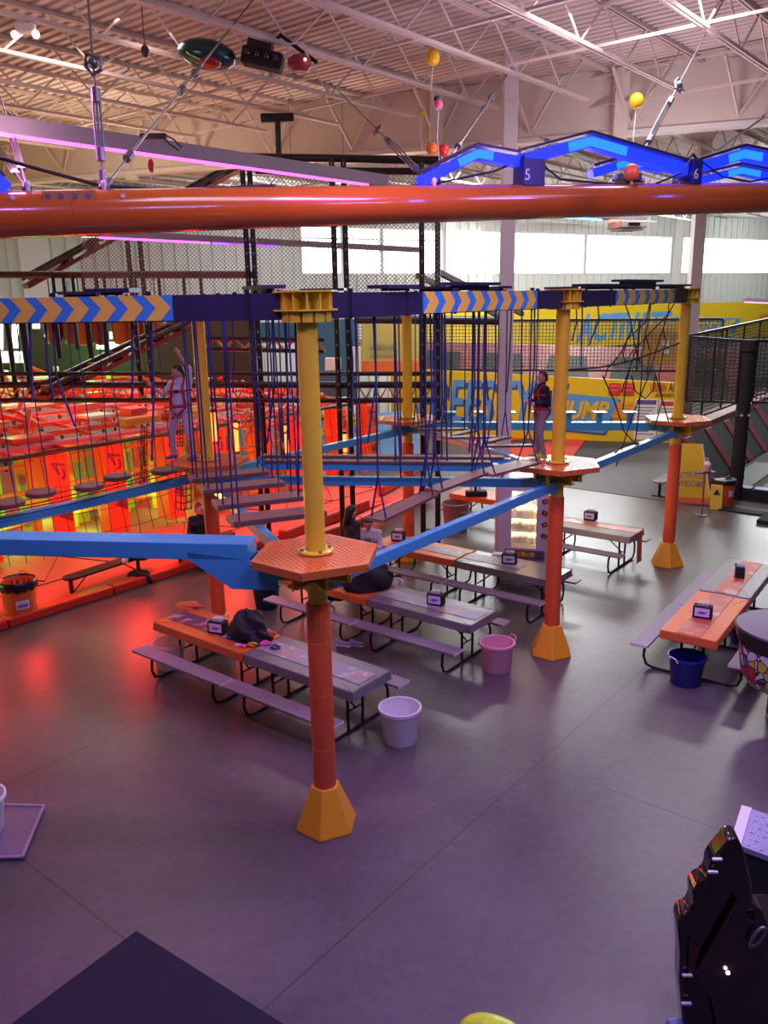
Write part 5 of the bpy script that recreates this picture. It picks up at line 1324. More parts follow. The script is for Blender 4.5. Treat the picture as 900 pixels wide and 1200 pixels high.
text('URBAN AIR', 'lettering', M_grayv, p + V3((0, 0, .12)), q - p, (0, 0, 1), .2, pe, shear=.1, width=(q - p).length); text('ADVENTURE PARK', 'lettering', M_grayv, p - V3((0, 0, .14)), q - p, (0, 0, 1), .14, pe, shear=.1, width=(q - p).length)
slab(415, 423, 500, 438, 29.4, .5, 'orange_ledge', M_co, 'orange padded ledge below the pale yellow panel', 'ledge'); slab(411, 407, 423, 436, 28.5, .4, 'white_cabinet', M_white, 'white cabinet beside the pale yellow panel', 'cabinet'); slab(381, 420, 399, 434, 27, .4, 'white_box', M_white, 'small white box right of the nearest yellow pole far back', 'box')
slab(-40, 350, 300, 450, 26.6, .2, 'backdrop_sheet', mat('dark_backdrop', (.03, .025, .022), .8), '', '', 'structure')  # dark sheet added to darken the background, hides the pale wall
for i, (x0, x1, y0, y1) in enumerate(((-5, 3, 368, 410), (14, 21, 380, 408), (38, 46, 361, 385), (52, 57, 378, 395), (111, 166, 389, 397), (113, 172, 401, 409), (0, 30, 412, 425))):
    a, b, c, d = [atY(x, y, 26.5) for x, y in ((x0, y1), (x1, y1), (x1, y0), (x0, y0))]
    o = MB().prism([a, b, c, d], (0, .05, 0)).build('window_%d' % (20 + i), mat('far_daylight', (.9, .95, 1), .3, emit=(.95, .97, 1), es=2.2)); o['kind'] = 'structure'

# ------------------------------------------------------------------ people
def capsule(mb, p, q, a, b, n=12):
    p = V3(p); q = V3(q); d = q - p
    if d.length < 1e-6: d = V3((0, 0, 1))
    d.normalize()
    mb.tube([p - d * a * .97, p - d * a * .75, p - d * a * .35, p, q, q + d * b * .35, q + d * b * .75, q + d * b * .97], [a * .25, a * .68, a * .94, a, b, b * .94, b * .68, b * .25], n)
def remesh(mb, name, m, parent, vox=.011, smooth_it=4):
    me = mb.mesh('tmp'); o = bpy.data.objects.new('tmp', me); C.objects.link(o)
    r = o.modifiers.new('r', 'REMESH'); r.mode = 'VOXEL'; r.voxel_size = vox
    s = o.modifiers.new('s', 'SMOOTH'); s.factor = .5; s.iterations = smooth_it
    bpy.context.view_layer.update(); dg = bpy.context.evaluated_depsgraph_get()
    nm = bpy.data.meshes.new_from_object(o.evaluated_get(dg)); bpy.data.objects.remove(o)
    nm.materials.clear(); nm.materials.append(m); nm.shade_smooth(); nm.name = name
    q = bpy.data.objects.new(name, nm); C.objects.link(q); q.parent = parent
    return q
def person(label, loc, rz, S, J, shirt, pants, hair, shoe, hair_long=False, sleeves=True, yaw=0.0, nod=0.0, vest=None, harness=None, head_tilt=0.0, hood=False):
    t = thing('person', label, 'person', loc, rz)
    j = {k: V3(v) * S for k, v in J.items()}
    hd = j['head']; HM = Matrix.Rotation(-yaw, 3, 'Z') @ Matrix.Rotation(-nod, 3, 'X') @ Matrix.Rotation(head_tilt, 3, 'Y')
    def H(x, y, z): return hd + HM @ V3((x, y, z)) * S
    def torso(mb, e):
        pv, ch = j['pelvis'], j['chest']; mid = pv.lerp(ch, .5)
        for c, w, r in ((pv, .085, .105), (mid, .075, .10), (ch, .095, .108)):
            ax = (j['shR'] - j['shL']).normalized(); capsule(mb, c - ax * w * S, c + ax * w * S, (r + e) * S, (r + e) * S, 14)
        capsule(mb, pv, ch, (.115 + e) * S, (.115 + e) * S, 14)
        capsule(mb, j['shL'], j['shR'], (.058 + e) * S, (.058 + e) * S, 12); capsule(mb, ch, j['neck'], (.09 + e) * S, (.052 + e) * S, 12)
    def arms(mb, e, full=True, fore=True):
        for s in 'LR':
            capsule(mb, j['sh' + s], j['el' + s], (.05 + e) * S, (.039 + e) * S)
            if fore: capsule(mb, j['el' + s], j['wr' + s], (.039 + e) * S, (.027 + e) * S)
    def legs(mb, e, to='an'):
        for s in 'LR':
            capsule(mb, j['hip' + s], j['kn' + s], (.086 + e) * S, (.056 + e) * S); capsule(mb, j['kn' + s], j['an' + s], (.056 + e) * S, (.037 + e) * S)
    b = MB(); torso(b, 0); arms(b, 0); legs(b, 0)
    capsule(b, j['neck'], H(0, -.01, -.06), .048 * S, .05 * S)
    b.ball(hd, (.078 * S, .098 * S, .118 * S), 18, 14, HM); capsule(b, H(0, .03, -.06), H(0, .055, -.085), .052 * S, .035 * S)
    capsule(b, H(0, .094, .005), H(0, .116, -.028), .010 * S, .016 * S, 8)                              # nose
    for s in (-1, 1): b.ball(H(s * .081, -.005, -.01), (.013 * S, .022 * S, .034 * S), 10, 8, HM)        # ears
    for s in 'LR':                                                                                      # hands
        w, e = j['wr' + s], j['el' + s]; d = (w - e).normalized(); sd = d.orthogonal().normalized(); pd = d.cross(sd)
        capsule(b, w, w + d * .07 * S, .026 * S, .034 * S, 10)
        for k, ln in enumerate((.058, .068, .064, .05)):
            r0 = w + d * .085 * S + sd * (k - 1.5) * .019 * S; k1 = r0 + (d * .8 + pd * .5).normalized() * ln * .55 * S; capsule(b, r0, k1, .0105 * S, .010 * S, 8); capsule(b, k1, k1 + (d * .2 + pd).normalized() * ln * .5 * S, .010 * S, .009 * S, 8)
        th = w + d * .03 * S - sd * .035 * S; capsule(b, th, th + (d * .6 - sd * .6 + pd * .4).normalized() * .05 * S, .012 * S, .010 * S, 8)
        a = j['an' + s]; f = j['toe' + s]; capsule(b, a + V3((0, -.02, -.045)) * S, f, .036 * S, .03 * S)
    remesh(b, 'body', M_skin, t, .010)
    c = MB(); torso(c, .014); arms(c, .013, fore=sleeves); remesh(c, 'shirt', shirt, t, .012)
    c = MB(); legs(c, .012)
    ax = (j['hipR'] - j['hipL']).normalized(); capsule(c, j['pelvis'] - ax * .085 * S, j['pelvis'] + ax * .085 * S, .122 * S, .122 * S, 14); remesh(c, 'trousers', pants, t, .012)
    for s in 'LR':
        c = MB(); a = j['an' + s]; f = j['toe' + s]; capsule(c, a + V3((0, -.035, -.045)) * S, f, .043 * S, .038 * S); capsule(c, a + V3((0, 0, -.01)) * S, a + V3((0, -.02, -.05)) * S, .046 * S, .046 * S); sh = remesh(c, 'shoe', shoe, t, .011)
    h = MB(); h.ball(H(0, -.018, .022), (.088 * S, .100 * S, .112 * S), 18, 14, HM)
    if hair_long: capsule(h, H(0, -.06, .02), H(0, -.10, -.22), .085 * S, .06 * S); 
    else: capsule(h, H(0, -.06, .0), H(0, -.07, -.06), .06 * S, .05 * S)
    hm = h.mesh('hair')
    import bmesh as _bm
    bm = _bm.new(); bm.from_mesh(hm); hi = HM.inverted()
    kill = [v for v in bm.verts if (lambda q: q.y > .035 * S and q.z < .055 * S)(hi @ (v.co - hd))]
    _bm.ops.delete(bm, geom=kill, context='VERTS'); bm.to_mesh(hm); bm.free(); hm.materials.append(hair); hm.shade_smooth()
    ho = bpy.data.objects.new('hair', hm); C.objects.link(ho); ho.parent = t
    e_ = MB()
    for s in (-1, 1): e_.ball(H(s * .031, .088, .012), (.013 * S, .008 * S, .008 * S), 10, 6, HM)
    e_.build('eyes', M_ink, t, False); e_ = MB(); capsule(e_, H(-.02, .099, -.062), H(.02, .099, -.062), .006 * S, .006 * S, 6); e_.build('mouth', mat('lip', (.42, .14, .12), .5), t, False)
    if harness:
        c = MB(); fwd = V3((0, 1, 0)); ax = (j['shR'] - j['shL']).normalized(); ch, pv = j['chest'], j['pelvis']
        for s in (-1, 1):
            c.tube([ch + ax * .11 * S * s + V3((0, -.10, .10)) * S, ch + ax * .10 * S * s + V3((0, .03, .185)) * S, ch + ax * .10 * S * s + V3((0, .125, .06)) * S, ch.lerp(pv, .5) + ax * .13 * S * s + V3((0, .10, 0)) * S, pv + ax * .14 * S * s + V3((0, .09, .02)) * S, pv + ax * .03 * S * s + V3((0, .135, -.10)) * S], .024 * S, 8)
            c.tube([ch + ax * .10 * S * s + V3((0, -.132, .08)) * S, pv.lerp(ch, .4) + ax * .07 * S * s + V3((0, -.135, 0)) * S, pv + ax * .10 * S * s + V3((0, -.135, -.02)) * S, pv + ax * .15 * S * s + V3((0, -.05, -.12)) * S, pv + ax * .10 * S * s + V3((0, .10, -.14)) * S], .026 * S, 8)
        ring = [pv + ax * .205 * S * math.cos(a) + V3((0, .138 * S * math.sin(a), .06 * S)) for a in [2 * PI * k / 18 for k in range(18)]]; c.tube(ring, .024 * S, 8, closed=True)
        ring = [ch + ax * .205 * S * math.cos(a) + V3((0, .135 * S * math.sin(a), .0)) for a in [2 * PI * k / 18 for k in range(18)]]; c.tube(ring, .022 * S, 8, closed=True)
        c.build('harness', harness, t, False, 60)
        MB().box(ch + V3((0, .145, .0)) * S, (.06 * S, .02 * S, .05 * S)).build('buckle', M_black, t, False)
    if hood:
        c = MB(); c.prism([j['chest'] + V3((-.08, .125, -.10)) * S, j['chest'] + V3((.08, .125, -.10)) * S, j['chest'] + V3((.06, .128, .01)) * S, j['chest'] + V3((-.06, .128, .01)) * S], V3((0, .006, 0))); c.build('shirt_print', M_grayv, t, False)
    return t
STAND = dict(pelvis=(0, 0, .93), chest=(0, 0, 1.26), neck=(0, 0, 1.45), head=(0, .015, 1.585), shL=(-.17, 0, 1.37), shR=(.17, 0, 1.37), hipL=(-.09, 0, .9), hipR=(.09, 0, .9), knL=(-.10, .02, .49), knR=(.10, .02, .49), anL=(-.10, 0, .09), anR=(.10, 0, .09), toeL=(-.11, .15, .04), toeR=(.11, .15, .04), elL=(-.23, -.03, 1.10), elR=(.23, -.03, 1.10), wrL=(-.24, .07, .87), wrR=(.24, .07, .87))
def pose(base, **k):
    d = dict(base); d.update(k); return d
M_pale = mat('pale_leggings', (.46, .40, .47), .6); M_sky = mat('pale_blue_shirt', (.50, .58, .66), .7); M_hair = mat('dark_hair', (.018, .012, .01), .5); M_hairb = mat('brown_hair', (.09, .035, .02), .55); M_shoep = mat('violet_shoe', (.12, .10, .32), .5); M_harn = mat('red_harness', (.36, .015, .015), .5); M_navyc = mat('navy_cloth', (.012, .014, .028), .8); M_sweat = mat('gray_sweatpants', (.26, .23, .26), .8); M_neon = mat('neon_shoe', (.45, .62, .05), .5); M_whitec = mat('white_cloth', (.66, .62, .66), .8); M_darkc = mat('dark_olive_cloth', (.035, .03, .028), .8)
gl = pose(STAND, pelvis=(.03, .02, .90), hipL=(-.06, .02, .87), hipR=(.12, .02, .87), chest=(-.0, .02, 1.22), neck=(-.0, .03, 1.41), head=(.01, .05, 1.545), shL=(-.16, .01, 1.35), shR=(.16, .02, 1.33),
          knR=(.21, .06, .48), anR=(.235, -.02, .09), toeR=(.30, .12, .045), knL=(-.13, .08, .48), anL=(-.15, -.02, .09), toeL=(-.13, .14, .045), elR=(.30, .08, 1.14), wrR=(.42, .22, 1.30), elL=(-.20, .03, 1.60), wrL=(-.05, .06, 1.83))
person('person in pale leggings and red harness holding ropes beside the left yellow pole', (-3.0, 12.40, 2.966), math.radians(165), .86, gl, M_sky, M_pale, M_hair, M_shoep, yaw=.75, nod=.3, harness=M_harn, sleeves=False)
by = pose(STAND, chest=(0, .0, 1.25), elL=(-.20, -.06, 1.12), wrL=(-.13, .18, 1.10), elR=(.20, -.04, 1.10), wrR=(.13, .19, 1.12), knL=(-.09, .06, .49), anL=(-.10, -.03, .09), toeL=(-.11, .12, .045), knR=(.09, .02, .49), anR=(.09, .03, .09), toeR=(.10, .18, .045))
person('person in navy top, gray trousers and red harness on the platform beside a yellow pole', (2.33, 12.03, 2.966), math.radians(100), .75, by, M_navyc, M_sweat, M_hairb, M_neon, yaw=-.1, nod=.1, harness=M_harn)
SIT = dict(pelvis=(0, 0, .52), chest=(0, .05, .86), neck=(0, .07, 1.05), head=(0, .10, 1.185), shL=(-.18, .06, .97), shR=(.18, .06, .97), hipL=(-.10, .02, .50), hipR=(.10, .02, .50), knL=(-.12, .44, .50), knR=(.12, .44, .50), anL=(-.12, .42, .09), anR=(.12, .42, .09), toeL=(-.13, .58, .04), toeR=(.13, .58, .04), elL=(-.25, .10, .70), elR=(.25, .10, .70), wrL=(-.12, .33, .62), wrR=(.12, .33, .62))
q = at(203, 671).lerp(at(275, 646), .46)
person('person in a dark navy shirt sitting on the black bench behind the left pole', (q.x, q.y, .0), math.radians(205), 1.0, SIT, M_navyc, M_navyc, M_hairb, M_blackm, yaw=-.6, nod=.1)
tn = V3((math.sin(-TA), math.cos(TA), 0)); tx = V3((math.cos(TA), math.sin(TA), 0))
fb2 = V3(tloc(T2, -1.93)) + tn * .665
person('person with long dark hair standing with back turned beside the white sweatshirt', V3((-.60, 14.55, 0)), math.radians(-50), .97, STAND, M_darkc, M_navyc, M_hair, M_blackm, hair_long=True, nod=.2)
ks = pose(SIT, head=(0, .13, 1.25), pelvis=(0, 0, .60), chest=(0, .05, .96), neck=(0, .07, 1.13), shL=(-.18, .06, 1.06), shR=(.18, .06, 1.06), hipL=(-.10, .02, .62), hipR=(.10, .02, .62), knL=(-.12, .42, .58), knR=(.12, .42, .58), anL=(-.12, .42, .10), anR=(.12, .42, .10), toeL=(-.13, .56, .05), toeR=(.13, .56, .05), elL=(-.24, .14, .80), elR=(.24, .14, .80), wrL=(-.10, .34, .80), wrR=(.10, .34, .80))
person('person in a white printed sweatshirt sitting behind the end of the swing planks', V3((-.27, 14.98, 0)), math.radians(165), .98, ks, M_whitec, M_navyc, M_hair, M_whitec, nod=.5, hood=True)

# ------------------------------------------------------------------ things left on and under the tables
M_coat = mat('black_nylon', (.010, .010, .013), .7, bump=.3, bscale=14)
def coat(p, rr, seed, label, parts=(), amp=.3):
    t = thing('jacket', label, 'jacket', p)
    lump(p + V3((0, 0, rr[2] * .55)), rr, seed, amp).build('body', M_coat, t, smooth=80)
    for (o, r2, s2, m_) in parts: lump(p + V3(o), r2, s2, .35).build('sleeve', m_, t, smooth=80)
    return t
p = at(292, 748, .752)
coat(p, (.24, .20, .26), 11, 'black nylon jacket heaped on the orange table beside a caddy', (((.16, -.14, .07), (.16, .10, .12), 12, M_coat), ((-.14, .03, .1), (.14, .12, .15), 13, M_coat)))
tag(lump(at(308, 749, .752) + V3((.05, 0, .05)), (.12, .08, .09), 15, .3).build('orange_cloth', M_co, smooth=80), 'crumpled orange cloth beside the black jacket', 'cloth')
tag(lump(at(222, 712, .752) + V3((0, 0, .03)), (.18, .10, .06), 16, .4).build('orange_wrap', M_co, smooth=80), 'crumpled loose orange vinyl on the far corner of the jacket table', 'vinyl')
p = at(432, 690, .752)
coat(p, (.36, .24, .34), 21, 'large black coat heaped on the table behind the nearest red platform', (((-.24, -.02, .10), (.17, .15, .17), 22, M_coat), ((.22, .02, .2), (.15, .14, .17), 25, M_coat)))
p = at(394, 694, .62); tag(lump(p + V3((0, 0, 0)), (.18, .12, .22), 24, .35).build('hanging_coat', M_coat, smooth=80), 'black coat sleeve drooping off the table beside the nearest pole', 'coat')
for i, (px, py, m_, r, lab) in enumerate(((434, 692, M_bp, .05, 'pink toy on the gray table beside the black coat'), (444, 692, M_gold, .04, 'ochre toy next to the pink one'), (286, 758, M_bp, .03, 'pink sweet on the joint of the two front tables'), (279, 757, M_white, .028, 'white sweet on the joint of the two front tables'), (296, 757, M_gold, .045, 'gold sweet bag on the pale runner'), (311, 756, M_bp, .05, 'pink sweet bag on the pale runner'), (323, 760, M_violet, .045, 'violet sweet bag on the pale runner'), (272, 748, mat('blue_print', (.03, .03, .3), .4), .05, 'blue card packet in front of the black jacket'))):
    p = at(px, py, .752); tag(lump(p + V3((0, 0, r * .5)), (r * 1.5, r, r * .8), 40 + i, .3).build(['toy', 'toy', 'sweet', 'sweet', 'sweet_bag', 'sweet_bag', 'sweet_bag', 'card_packet'][i], m_, smooth=80), lab, 'toy' if i < 2 else 'sweet')
p = at(463, 684, .752); mb = MB(); mb.tube([p + V3((.13 * math.cos(a), .09 * math.sin(a), .012 + .05 * max(0, math.sin(a)))) for a in [2 * PI * k / 20 for k in range(16)]], .016, 6); tag(mb.build('white_band', M_whitec, smooth=60), 'curled white band on the gray table beside the black coat', 'band')
p = at(586, 649, .753); tag(MB().box(p + V3((0, 0, .004)), (.26, .18, .006), rz=-.3).build('paper_sheet', M_paper), 'white sheet of paper on the gray table in front of the machine', 'paper')
for i, px in enumerate((402, 417)):
    p = at(px, 757); c = MB(); capsule(c, p + V3((-.06, .03, .045)), p + V3((.09, -.03, .04)), .045, .04); capsule(c, p + V3((-.07, .035, .07)), p + V3((-.05, .03, .06)), .042, .045)
    t = thing('sneaker', ['left', 'right'][i] + ' gray sneaker left on the floor under the middle table bench', 'shoe', p, 0, 'pair of gray sneakers')
    o = remesh(c, 'upper', mat('gray_mesh_shoe', (.30, .28, .34), .7), t, .01); o.data.transform(Matrix.Translation(-p))
    MB().bar(p + V3((-.10, .045, .015)), p + V3((.125, -.045, .015)), .085, .028).build('sole', M_white, t, bevel=.01)

# ------------------------------------------------------------------ foreground objects
fl = at(160, 1092); e1 = (at(330, 1200) - fl).normalized(); e2 = (at(15, 1200) - fl).normalized()
tag(MB().prism([fl, fl + e1 * 4, fl + e1 * 4 + e2 * 4, fl + e2 * 4], (0, 0, .012)).build('floor_mat', mat('dark_carpet', (.016, .014, .028), .95, bump=.4, bscale=300)), 'dark carpet mat in the lower left corner', 'mat')
q = [at(52, 948), at(27, 1008), at(-120, 1012), at(-120, 944)]
t = thing('floor_plate', 'lilac raised floor plate at the left edge', 'plate', q[0].lerp(q[2], .5))
MB().prism(q, (0, 0, .035)).build('plate', mat('lilac_plate', (.20, .15, .22), .4), t); MB().bar(q[0] + V3((0, 0, .04)), q[1] + V3((0, 0, .04)), .03, .02).bar(q[1] + V3((0, 0, .04)), q[2] + V3((0, 0, .04)), .03, .02).bar(q[0] + V3((0, 0, .04)), q[3] + V3((0, 0, .04)), .03, .02).build('edge_trim', mat('lilac_trim', (.36, .28, .40), .3), t)
zz = .55; q = [at(862, 989, zz), at(875, 946, zz), at(1010, 990, zz), at(1000, 1040, zz)]
t = thing('diamond_plate_step', 'violet lit diamond plate step with a white edge at the right edge', 'step', q[0].lerp(q[2], .5))
MB().prism([p - V3((0, 0, .05)) for p in q], (0, 0, .05)).build('tread', mat('violet_lit_metal', (.30, .26, .50), .35, .4), t)  # violet of the LED light is put into the metal colour
MB().bar(q[0] + V3((0, 0, .0)), q[1], .09, .02).build('white_edge', M_white, t)
mb = MB(); a = q[0].lerp(q[1], .5); ex = (q[3] - q[0]).normalized(); ey = (q[1] - q[0])
for i in range(14):
    for j in range(6):
        p = q[0] + ex * (.10 + i * .055) + ey * (.08 + j * .16); mb.box(p + V3((0, 0, .003)), (.032, .010, .006), rz=(.8 if (i + j) % 2 else -.8) + .4)
mb.build('diamond_pattern', mat('violet_lit_metal_bright', (.42, .38, .62), .3, .4), t)  # raised marks carry the violet light in a brighter colour
c_ = (q[0] + q[2]) / 2; MB().prism([V3((p.x * .9 + c_.x * .1, p.y * .9 + c_.y * .1, 0)) for p in q], (0, 0, zz - .05)).build('step_base', M_blackm, t)
# black glossy ride cabinet
def fpx(x, y, Y=4.5): return atY(x, y, Y)
out = [(866, 984), (873, 1000), (882, 1040), (883, 1062), (893, 1068), (904, 1092), (920, 1200), (940, 1260), (806, 1260), (800, 1200), (796, 1150), (797, 1118), (794, 1082), (799, 1074), (808, 1070), (812, 1060), (811, 1046), (817, 1038), (827, 1032), (831, 1024), (832, 1014), (840, 1002), (850, 990), (854, 984)]
t = thing('ride_cabinet', 'glossy black scalloped ride cabinet rising in the lower right corner', 'cabinet', V3((2.3, 4.6, 0)))
MB().prism([fpx(*v) for v in out], (.02, .16, .0)).build('side_panel', M_gloss, t, smooth=35, bevel=.018)
MB().prism([fpx(x, y, 4.49) for x, y in ((862, 1052), (884, 1082), (912, 1150), (912, 1240), (845, 1240), (832, 1170), (815, 1134))], (0, -.04, 0)).build('door_panel', mat('black_maroon_gloss', (.022, .006, .006), .15, coat=.6), t, bevel=.01)
MB().prism([fpx(x, y, 4.49) for x, y in ((807, 1100), (820, 1110), (812, 1140), (806, 1160))], (0, -.006, 0)).build('maroon_patch', mat('dark_maroon', (.10, .02, .012), .25), t)  # small dark maroon patch on the side panel
MB().ball(fpx(853, 1140, 4.43), .012, 10, 8).build('indicator_lamp', mat('blue_white_led', (.7, .7, 1), .3, emit=(.6, .6, 1), es=25), t)
mb = MB(); hc = fpx(888, 1098, 4.42); mb.tube([hc + V3((.05 * math.cos(a) * .6 + .03 * math.sin(a), 0, .07 * math.sin(a))) for a in [2 * PI * k / 16 for k in range(16)]], .012, 8, closed=True); mb.build('pull_handle', M_steel, t, smooth=60)
for (x, y) in ((841, 1007), (836, 1022), (806, 1143), (805, 1176)): MB().bar(fpx(x - 6, y, 4.47), fpx(x + 5, y, 4.47), .02, .012).build('edge_clip', M_white, t)
bx = fpx(870, 1130, 5.0); MB().box((2.62, 5.0, .45), (.62, .6, .9)).build('cabinet_body', M_gloss, t, bevel=.02)
p = at(800, 1206, .5); tag(MB().box(p + V3((0, -.05, -.25)), (.16, .3, .5)).build('pedestal', mat('blue_gray_box', (.10, .11, .30), .4), bevel=.02), 'small blue box at the foot of the black cabinet', 'box')
p = at(590, 1203, .75); t = thing('ride_car', 'tip of a yellow green ride car at the bottom edge', 'car', (p.x, p.y, 0))
Mx = Matrix.Rotation(-.65, 3, 'Z')
MB().ball((p.x, p.y, .52), (.34, .17, .24), 28, 16, Mx).build('hood', mat('yellow_green_gloss', (.50, .78, .03), .25, coat=.5), t, smooth=80); MB().ball((p.x, p.y, .40), (.38, .22, .22), 28, 14, Mx).build('bumper', M_navy, t, smooth=80)
MB().prism([V3((p.x, p.y, .2)) + Mx @ V3(v) for v in ((-.3, -.15, 0), (.3, -.15, 0), (.3, .15, 0), (-.3, .15, 0))], (0, 0, -.19)).build('chassis', M_blackm, t)
MB().ball((p.x + .05, p.y - .0, .74), (.05, .02, .015), 12, 8, Mx).build('white_fleck', M_white, t, smooth=60)
# graffiti drum
c0 = at(925, 735, 1.25); t = thing('graffiti_drum', 'drum with gray padded top and graffiti side at the right edge', 'drum', (c0.x, c0.y, 0))
rr = (c0 - at(863, 722, 1.25)).length
def graffiti():
    mt = mat('graffiti_print', (.5, .45, .45), .45); nt = mt.node_tree; b = nt.nodes['Principled BSDF']; L = nt.links.new
    tc = nt.nodes.new('ShaderNodeTexCoord'); v = nt.nodes.new('ShaderNodeTexVoronoi'); v.inputs['Scale'].default_value = 9; e = nt.nodes.new('ShaderNodeTexVoronoi'); e.feature = 'DISTANCE_TO_EDGE'; e.inputs['Scale'].default_value = 9
    L(tc.outputs['Object'], v.inputs['Vector']); L(tc.outputs['Object'], e.inputs['Vector'])
    sp = nt.nodes.new('ShaderNodeSeparateColor'); L(v.outputs['Color'], sp.inputs[0]); cr = nt.nodes.new('ShaderNodeValToRGB'); cr.color_ramp.interpolation = 'CONSTANT'; q = cr.color_ramp.elements
    q[0].color = (.62, .60, .60, 1); q[1].position = .4; q[1].color = (.42, .03, .05, 1)
    for p_, c_ in ((.65, (.62, .60, .62, 1)), (.78, (.55, .45, .05, 1)), (.88, (.10, .12, .35, 1))): x = q.new(p_); x.color = c_
    L(sp.outputs[0], cr.inputs['Fac']); lt = nt.nodes.new('ShaderNodeMath'); lt.operation = 'GREATER_THAN'; lt.inputs[1].default_value = .055; L(e.outputs['Distance'], lt.inputs[0])
    mx = nt.nodes.new('ShaderNodeMix'); mx.data_type = 'RGBA'; mx.inputs[6].default_value = (.01, .008, .012, 1); L(lt.outputs[0], mx.inputs[0]); L(cr.outputs['Color'], mx.inputs[7]); L(mx.outputs[2], b.inputs['Base Color'])
    return mt
MB().lathe([(.16, 0), (.16, .3), (rr * .40, .42), (rr * .66, .48), (rr * .80, .60), (rr * .86, .80), (rr * .88, 1.01)], c0 * 1 - V3((0, 0, c0.z)), 36).build('drum_side', graffiti(), t, smooth=50)
MB().lathe([(rr * .88, 1.010), (rr * .93, 1.070), (rr * .99, 1.220), (rr, 1.240), (rr * .97, 1.260)], c0 - V3((0, 0, c0.z)), 36, cap0=False, cap1=False).build('black_rim', M_black, t, smooth=50)
MB().lathe([(rr * .97, 1.255), (rr * .7, 1.290), (rr * .3, 1.320), (.01, 1.330)], c0 - V3((0, 0, c0.z)), 36, cap0=False).build('padded_top', mat('gray_violet_pad', (.17, .14, .18), .5), t, smooth=50)

# ------------------------------------------------------------------ light
def area(name, loc, tgt, sx, sy, e, col, spread=None):
    l = bpy.data.lights.new(name, 'AREA'); l.shape = 'RECTANGLE'; l.size = sx; l.size_y = sy; l.energy = e; l.color = col
    if spread: l.spread = spread
    o = bpy.data.objects.new(name, l); C.objects.link(o); o.location = loc
    d = (V3(tgt) - V3(loc)).normalized(); o.rotation_euler = d.to_track_quat('-Z', 'Y').to_euler(); return o
def point(name, loc, e, col, r=.15):
    l = bpy.data.lights.new(name, 'POINT'); l.energy = e; l.color = col; l.shadow_soft_size = r
    o = bpy.data.objects.new(name, l); C.objects.link(o); o.location = loc; return o
wl = W0 + WD * wt(600, 300) + WN * 1.2 + V3((0, 0, 7.3))
area('window_daylight', wl, (4, 14, 1), 26, 2.2, 3200, (.93, .98, 1.0))
for (x, y, e, c) in ((3.5, 12, 140, (1, .86, .84)), (7, 18, 200, (1, .95, .9)), (0, 6.8, 75, (.85, .70, 1)), (-4, 13, 70, (1, .80, .76)), (6.5, 7.5, 50, (.80, .62, 1)), (12, 26, 420, (1, .97, .93)), (3, 27, 420, (1, .97, .9)), (20, 36, 700, (.97, 1, .98)), (8, 35, 600, (.97, 1, .96)), (-9, 24, 230, (1, 1, .86)), (-2, 23, 200, (1, .96, .86))):
    area('hall_fill', (x, y, 9.0), (x, y, 0), 2.2, 1.2, e, c)  # added ambient fill near the deck, no fixtures stand there
for f in (-2, 8, 18, 28):
    p = W0 + WD * f + WN * 5 + V3((0, 0, 9.0)); area('wall_fill', p, W0 + WD * f + V3((0, 0, 5.5)), 4, .5, 170, (.93, 1, .94))  # added fill in place of daylight bounced onto the far wall
for (x, y, e, c) in ((-2.2, 4.6, 150, (.58, .24, 1.0)), (1.6, 3.6, 180, (.34, .36, 1.0)), (-4.2, 8.5, 110, (.85, .25, .70)), (4.5, 5.0, 160, (.48, .34, 1.0)), (.6, 8.0, 110, (.66, .24, 1.0)), (4.2, 8.2, 100, (.66, .26, 1.0))):
    area('led_wash', (x, y, 7.4), (x, y, 0), 1.6, .3, e, c)
for (x, y, e, c) in ((-4, 9, 62, (1, .68, .66)), (2, 12, 60, (.95, .70, .78)), (5, 8, 58, (.9, .66, .8)), (-6, 18, 110, (1, .80, .55)), (5, 15, 62, (1, .78, .80)), (-1, 20, 80, (1, .8, .6))):
    area('roof_uplight', (x, y, 6.6), (x, y, 9.4), 1.2, 1.2, e, c)
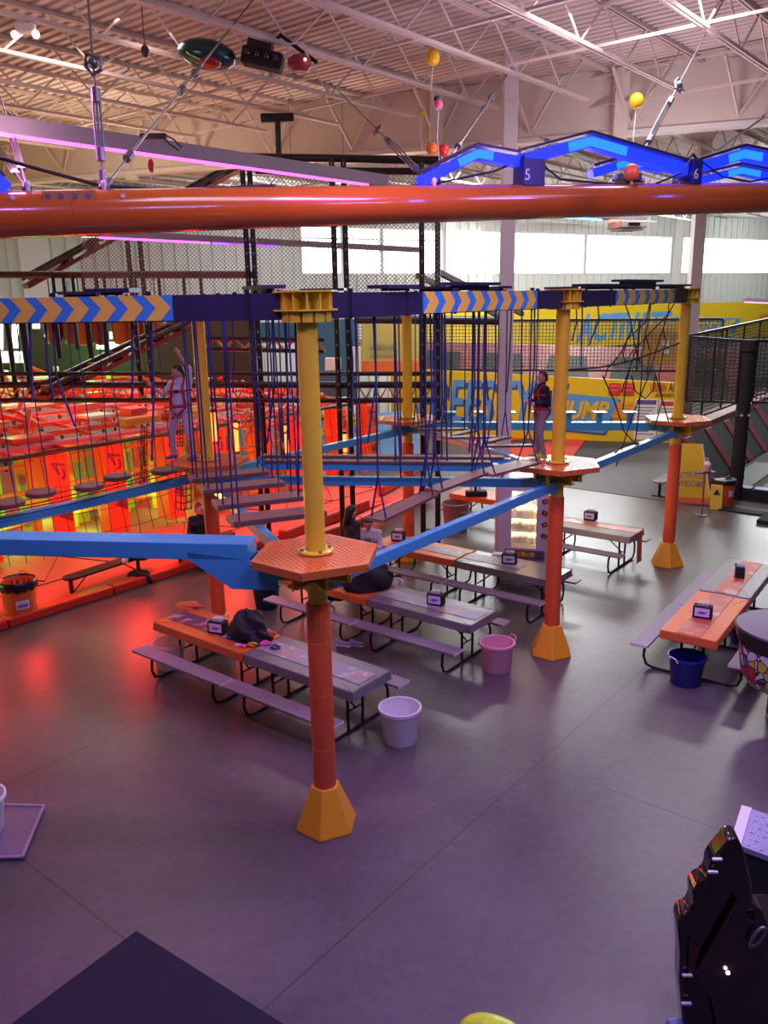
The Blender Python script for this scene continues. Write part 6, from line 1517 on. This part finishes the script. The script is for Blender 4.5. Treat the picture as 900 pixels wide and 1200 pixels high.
RED = (1, .03, .01); GRN = (.15, 1, .12); AMB = (1, .62, .22)
for i, (u, n_, z, e, c) in enumerate(((-3, 1.5, 1.9, 70, RED), (.3, 1.4, 2.0, 75, RED), (3.2, 1.5, 2.0, 80, RED), (6, 1.6, 1.9, 80, RED), (-2, 5.6, 1.7, 55, AMB), (1.5, 6, 1.8, 55, AMB), (-2.2, .7, 1.3, 45, RED), (.2, .7, 1.3, 45, RED), (2.6, .7, 1.3, 45, RED), (5, .8, 1.3, 45, RED), (7.5, 1, 1.3, 45, RED), (5, 6, 1.8, 60, (1, .2, .05)), (-3.2, 3.8, .7, 45, GRN), (-1, 3.8, .7, 45, GRN), (.9, 3.8, .6, 40, GRN), (3.3, 3.8, .6, 40, GRN), (-4.2, 1.2, .8, 25, GRN),
      (-3.5, 4.5, 2.95, 28, RED), (-1, 5.5, 3.0, 28, RED), (1.5, 5, 3.0, 28, RED), (4, 5.5, 3.0, 28, RED), (7, 5, 3.0, 28, RED), (-2, 7.5, 3.4, 30, RED), (1.5, 7.5, 3.4, 30, RED), (5, 7.5, 3.4, 30, RED), (-1, 9.2, 3.55, 70, GRN), (2, 9.6, 3.6, 80, GRN), (5, 9.8, 3.6, 70, GRN))):
    point('climbing_area_lamp', pa(u, n_, z), e, c, .2)
for px, py, Y in ((560, 190, 9.2), (690, 178, 9.8), (870, 190, 10.8)):
    point('chevron_glow', atY(px, py, Y) + V3((0, -.25, -.15)), 10, (.05, .1, 1), .1)
w = bpy.data.worlds.new('hall'); bpy.context.scene.world = w; w.use_nodes = True
w.node_tree.nodes['Background'].inputs[0].default_value = (.55, .42, .62, 1); w.node_tree.nodes['Background'].inputs[1].default_value = .10
vs = bpy.context.scene.view_settings; vs.view_transform = 'Standard'; vs.look = 'None'; vs.gamma = 1.0; vs.exposure = 0.16; vs.use_curve_mapping = False
# wire labels, said by what one can see
for o in bpy.data.objects:
    if o.name.startswith('hanging_wire'): o['label'] = 'thin wire holding the long violet strip bar, ' + ('left' if o['label'].endswith('left of the truss') else 'right') + ' one of the two'
